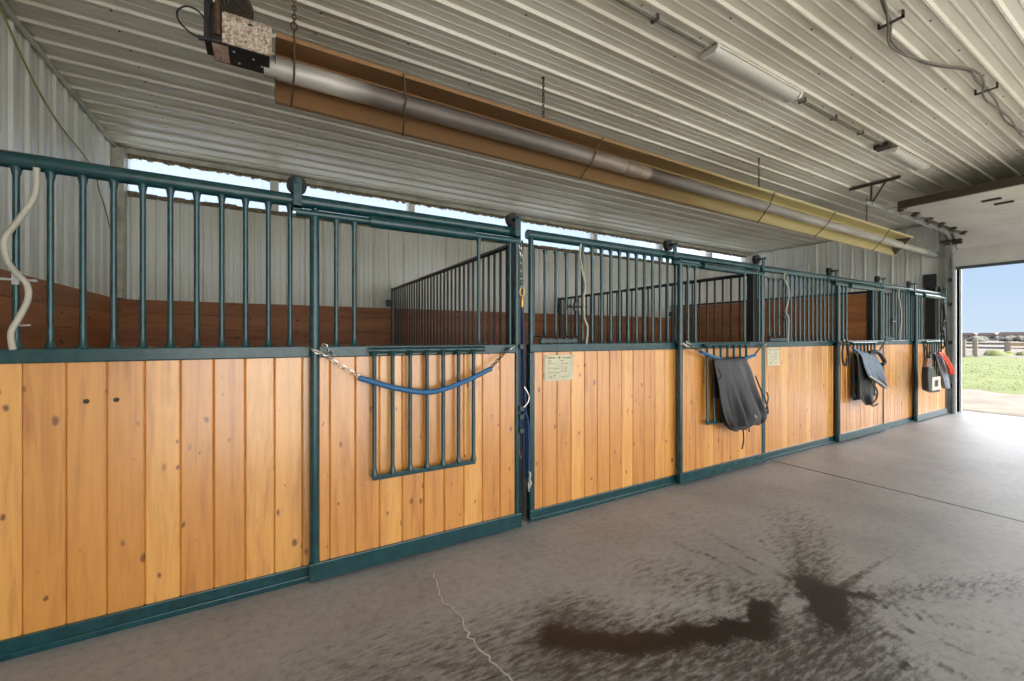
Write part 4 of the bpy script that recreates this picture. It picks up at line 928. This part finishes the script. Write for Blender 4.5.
# ------------------------------------------------------------------ outdoors
def outdoors():
    bm = BM(); box(bm, (-60, -120, -.5), (400, 200, -.20)); box(bm, (XF+.35, -30, -.25), (30, 60, -.015)); box(bm, (-20, -40, -.25), (XF+.35, YO, -.02))
    struct(obj('ground', bm, M['dirt']), 'pale dirt drive outside the door', 'ground')
    bm = BM(); rnd = random.Random(5)
    # meadow with an uneven near edge
    ys = [-10+.5*i for i in range(100)]
    xs = [16.3, 16.9, 18, 20, 25, 32, 37, 44.5]
    rows = []
    for x in xs:
        rows.append([bm.verts.new((x+(rnd.uniform(-.35, .4) if x < 16.5 else 0), y, (-.012 if x == xs[0] else .0))) for y in ys])
    for a, b in zip(rows, rows[1:]):
        for k in range(len(ys)-1): bm.faces.new((a[k], a[k+1], b[k+1], b[k]))
    g = obj('meadow', bm, M['grass'], smooth=60); g['kind'] = 'stuff'; g['label'] = 'green meadow beyond the dirt drive'; g['category'] = 'grass'
    bm = BM(); box(bm, (44.5, -120, -.19), (395, 200, -.001)); struct(obj('field', bm, M['dry']), 'dry pale field beyond the fences', 'field')
    bm = BM()
    for i in range(3000):
        x = 16.4+min(25, abs(rnd.gauss(0, 9))); y = x*rnd.uniform(-.15, .36)+rnd.uniform(-.6, .6); h = rnd.uniform(.012, .035)*(1+.03*(x-15)); a = rnd.uniform(0, PI); w = .012*(1+.08*(x-15))
        dx, dy = math.cos(a)*w, math.sin(a)*w; lx, ly = rnd.uniform(-.03, .03), rnd.uniform(-.03, .03)
        bm.faces.new([bm.verts.new(p) for p in ((x-dx, y-dy, .002), (x+dx, y+dy, .002), (x+lx, y+ly, h))])
    g = obj('grass_blades', bm, M['blade']); g['kind'] = 'stuff'; g['label'] = 'short grass blades growing on the meadow'; g['category'] = 'grass'
    bm = BM(); box(bm, (-20, -40, -.0195), (XF+.3, YO-.005, -.004)); box(bm, (-20, YB+.2, -.0195), (XF+20, 45, -.004)); struct(obj('bounce_ground', bm, simple('pale_bounce', (.62, .60, .55), .85, 0, 0, .15, 1)), 'pale ground added on the two long sides of the barn to bounce light in', 'ground')  # pale ground added out of view, bounces sunlight up to the ceiling
    def fence(name, label, pts, rails, m, post=.15, ph=1.25, pm=None):
        t = thing(name, label, 'fence', (pts[0][0], pts[0][1], 0), 'timber fences across the meadow')
        for p in pts:
            b = BM(); box(b, (p[0]-post/2, p[1]-post/2, 0), (p[0]+post/2, p[1]+post/2, ph)); part('post', b, pm or M['fence'], t)
        for z, h in rails:
            for a, c in zip(pts, pts[1:]):
                b = BM(); d = Vector((c[0]-a[0], c[1]-a[1], 0)); L = d.length; box(b, (0, -.03, z-h/2), (L, .03, z+h/2)); bmesh.ops.rotate(b, verts=b.verts, cent=(0, 0, 0), matrix=Matrix.Rotation(math.atan2(d.y, d.x), 3, 'Z')); shift(b, (a[0]-.09, a[1], 0)); part('rail', b, m, t)
    fence('rail_fence', 'grey four rail fence meeting the door jamb', [(42.6, 9.65), (42.4, 11.6), (42.2, 13.8), (42.0, 16)], [(.3, .14), (.58, .14), (.86, .14), (1.12, .14)], M['fence'])
    fence('gate_fence', 'short two post fence end beside the four rail fence', [(43.2, 9.2), (46, 9.9)], [(.4, .12), (.75, .12), (1.05, .12)], M['fence'])
    fence('paddock_fence', 'far tan railed paddock fence', [(60, 6.5), (60, 8.6), (60, 10.7)], [(.35, .12), (.72, .30)], M['fencetan'], .3, .9)
    fence('pasture_fence', 'far dark railed pasture fence behind the grey fence', [(60.5, 10.9), (61, 13), (61.5, 15), (62, 17)], [(.35, .18), (.75, .2)], M['fence'], .25, .95)
    def shrub(name, x, y, r, h, label, cat, trunk=False, group=None):
        t = thing(name, label, cat, (x, y, 0), group); b = BM()
        for i in range(7):
            a = rnd.uniform(0, 2*PI); rr = r*rnd.uniform(.35, .6); q = Vector((x+math.cos(a)*r*.5, y+math.sin(a)*r*.5, h-rr*rnd.uniform(.9, 1.5)))
            res = bmesh.ops.create_icosphere(b, subdivisions=2, radius=rr)
            for v in res['verts']: v.co = v.co*rnd.uniform(.85, 1.12)+q
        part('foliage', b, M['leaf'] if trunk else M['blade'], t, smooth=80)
        b = BM(); tube(b, [(x, y, .0), (x, y, h*.6)], r*.09, 6); part('trunk' if trunk else 'stem', b, M['bark'], t)
    shrub('weed_clump', 47.5, 8.9, .9, .42, 'low green weed clump before the paddock fence', 'weeds')
    shrub('weed_clump', 49.8, 8.4, .8, .36, 'smaller low weed clump right of the bigger clump', 'weeds')
    spots = [(190, 31.5, 2.0, 1.7), (200, 36, 2.2, 1.9), (185, 39.4, 1.8, 1.6), (210, 43.8, 2.2, 1.8), (195, 47.5, 1.8, 1.5), (205, 52, 2.1, 1.8), (215, 57, 2.0, 1.7)]
    for i, (x, y, r, h) in enumerate(spots): shrub('tree', x, y, r, h, 'small dull green tree in the hazy row on the horizon', 'tree', True, 'trees along the horizon')
    def house(x, y, w, h, label, m):
        t = thing('house', label, 'house', (x, y, 0), 'houses along the horizon')
        b = BM(); box(b, (x-4, y-w/2, .0), (x+4, y+w/2, h)); part('walls', b, m, t)
        b = BM(); prism(b, [(y-w/2-.4, h), (y+w/2+.4, h), (y+w/2-.6, h+1.0), (y-w/2+.6, h+1.0)], 'x', x-4.4, x+4.4); part('roof', b, M['roof'], t)
        for k in (-.28, .28):
            b = BM(); box(b, (x-4.06, y+w*k-.6, h*.4), (x-4.0, y+w*k+.6, h*.8)); part('window', b, M['seal'], t)
    for i, (x, y, w, h) in enumerate(((240, 41, 7, 2.2), (250, 56, 7, 2.1), (245, 48.5, 5, 2.0), (260, 67, 8, 2.2))):
        house(x, y, w, h, 'low pale house on the hazy horizon', M['house'] if i % 2 else M['housewhite'])
    bm = BM(); prev = None
    n = 60; a = []
    for i in range(n+1):
        y = -60+i*4.5; a.append((y, 2.2+rnd.uniform(-.6, .6)))
    for (y0, h0), (y1, h1) in zip(a, a[1:]): prism(bm, [(y0, -.2), (y1, -.2), (y1, h1), (y0, h0)], 'x', 330, 338)
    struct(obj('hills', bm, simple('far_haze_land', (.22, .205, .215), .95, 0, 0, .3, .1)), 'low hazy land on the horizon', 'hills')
outdoors()

# ------------------------------------------------------------------ light
def world():
    w = bpy.data.worlds.new('world'); scn.world = w; w.use_nodes = True; t = w.node_tree; t.nodes.clear()
    out = t.nodes.new('ShaderNodeOutputWorld'); bg = t.nodes.new('ShaderNodeBackground'); ln(t, bg, 0, out, 0)
    tc = nd(t, 'ShaderNodeTexCoord'); sx = nd(t, 'ShaderNodeSeparateXYZ'); ln(t, tc, 'Generated', sx, 0)
    r = ramp(t, sx, 'Z', [(0, (.60, .73, .86)), (.07, (.52, .68, .87)), (.22, (.40, .60, .88)), (.5, (.42, .60, .9)), (1, (.35, .55, .9))])
    # bright lobe added to the unseen sky behind the camera, as frontal fill
    d = nd(t, 'ShaderNodeVectorMath', operation='DOT_PRODUCT'); v = Vector((-.15, -.90, .42)).normalized(); d.inputs[1].default_value = v; ln(t, tc, 'Generated', d, 0)
    mr = nd(t, 'ShaderNodeMapRange', interpolation_type='SMOOTHSTEP'); ln(t, d, 'Value', mr, 0); mr.inputs[1].default_value = .15; mr.inputs[2].default_value = 1
    sc = nd(t, 'ShaderNodeVectorMath', operation='SCALE'); sc.inputs[0].default_value = (FRONT_FILL, FRONT_FILL*.97, FRONT_FILL*.92); ln(t, mr, 0, sc, 'Scale')
    # extra white sky lobe on the back side, brightens skylight strip and ceiling
    d2 = nd(t, 'ShaderNodeVectorMath', operation='DOT_PRODUCT'); d2.inputs[1].default_value = Vector((.0, .86, .5)).normalized(); ln(t, tc, 'Generated', d2, 0)
    m2 = nd(t, 'ShaderNodeMapRange', interpolation_type='SMOOTHSTEP'); ln(t, d2, 'Value', m2, 0); m2.inputs[1].default_value = .35; m2.inputs[2].default_value = .95
    s2 = nd(t, 'ShaderNodeVectorMath', operation='SCALE'); s2.inputs[0].default_value = (BACK_FILL*.95, BACK_FILL*.97, BACK_FILL); ln(t, m2, 0, s2, 'Scale')
    ad = nd(t, 'ShaderNodeVectorMath', operation='ADD'); ln(t, r, 0, ad, 0); ln(t, sc, 0, ad, 1)
    a3 = nd(t, 'ShaderNodeVectorMath', operation='ADD'); ln(t, ad, 0, a3, 0); ln(t, s2, 0, a3, 1)
    # unseen white lobe added above the door view, lights far boards and floor
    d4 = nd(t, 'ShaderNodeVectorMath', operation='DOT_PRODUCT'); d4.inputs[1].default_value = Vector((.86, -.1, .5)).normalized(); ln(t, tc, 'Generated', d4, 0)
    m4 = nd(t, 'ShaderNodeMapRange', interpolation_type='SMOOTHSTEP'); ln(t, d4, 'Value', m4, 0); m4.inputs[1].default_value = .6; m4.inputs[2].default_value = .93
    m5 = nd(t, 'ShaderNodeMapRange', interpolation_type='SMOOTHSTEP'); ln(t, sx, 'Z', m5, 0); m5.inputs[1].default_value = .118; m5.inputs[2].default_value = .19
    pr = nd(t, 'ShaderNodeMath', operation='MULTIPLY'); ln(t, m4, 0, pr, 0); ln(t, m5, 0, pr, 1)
    s4 = nd(t, 'ShaderNodeVectorMath', operation='SCALE'); s4.inputs[0].default_value = (FAR_FILL, FAR_FILL, FAR_FILL); ln(t, pr, 0, s4, 'Scale')
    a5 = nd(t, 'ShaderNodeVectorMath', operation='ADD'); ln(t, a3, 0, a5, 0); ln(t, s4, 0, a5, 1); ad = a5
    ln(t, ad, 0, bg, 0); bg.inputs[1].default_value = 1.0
FRONT_FILL = 3.2
BACK_FILL = .6
FAR_FILL = 5.5
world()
sun = bpy.data.lights.new('sun', 'SUN'); sun.energy = 9.0; sun.angle = R(3); sun.color = (1, .95, .86)
so = bpy.data.objects.new('sun', sun); COL.objects.link(so); so.rotation_euler = Vector((.10, .74, -.66)).to_track_quat('-Z', 'Y').to_euler()

cam = bpy.data.cameras.new('camera'); cam.sensor_width = 36; cam.lens = 422/1024*36; cam.shift_y = -3.5/1024; cam.clip_start = .05; cam.clip_end = 1000
co = bpy.data.objects.new('camera', cam); COL.objects.link(co); co.location = (0, 0, 1.40); co.rotation_euler = (R(90), 0, -R(30.26)); scn.camera = co
scn.view_settings.view_transform = 'Standard'; scn.view_settings.look = 'None'; scn.view_settings.gamma = 1; scn.view_settings.use_curve_mapping = False
scn.view_settings.exposure = 0.12
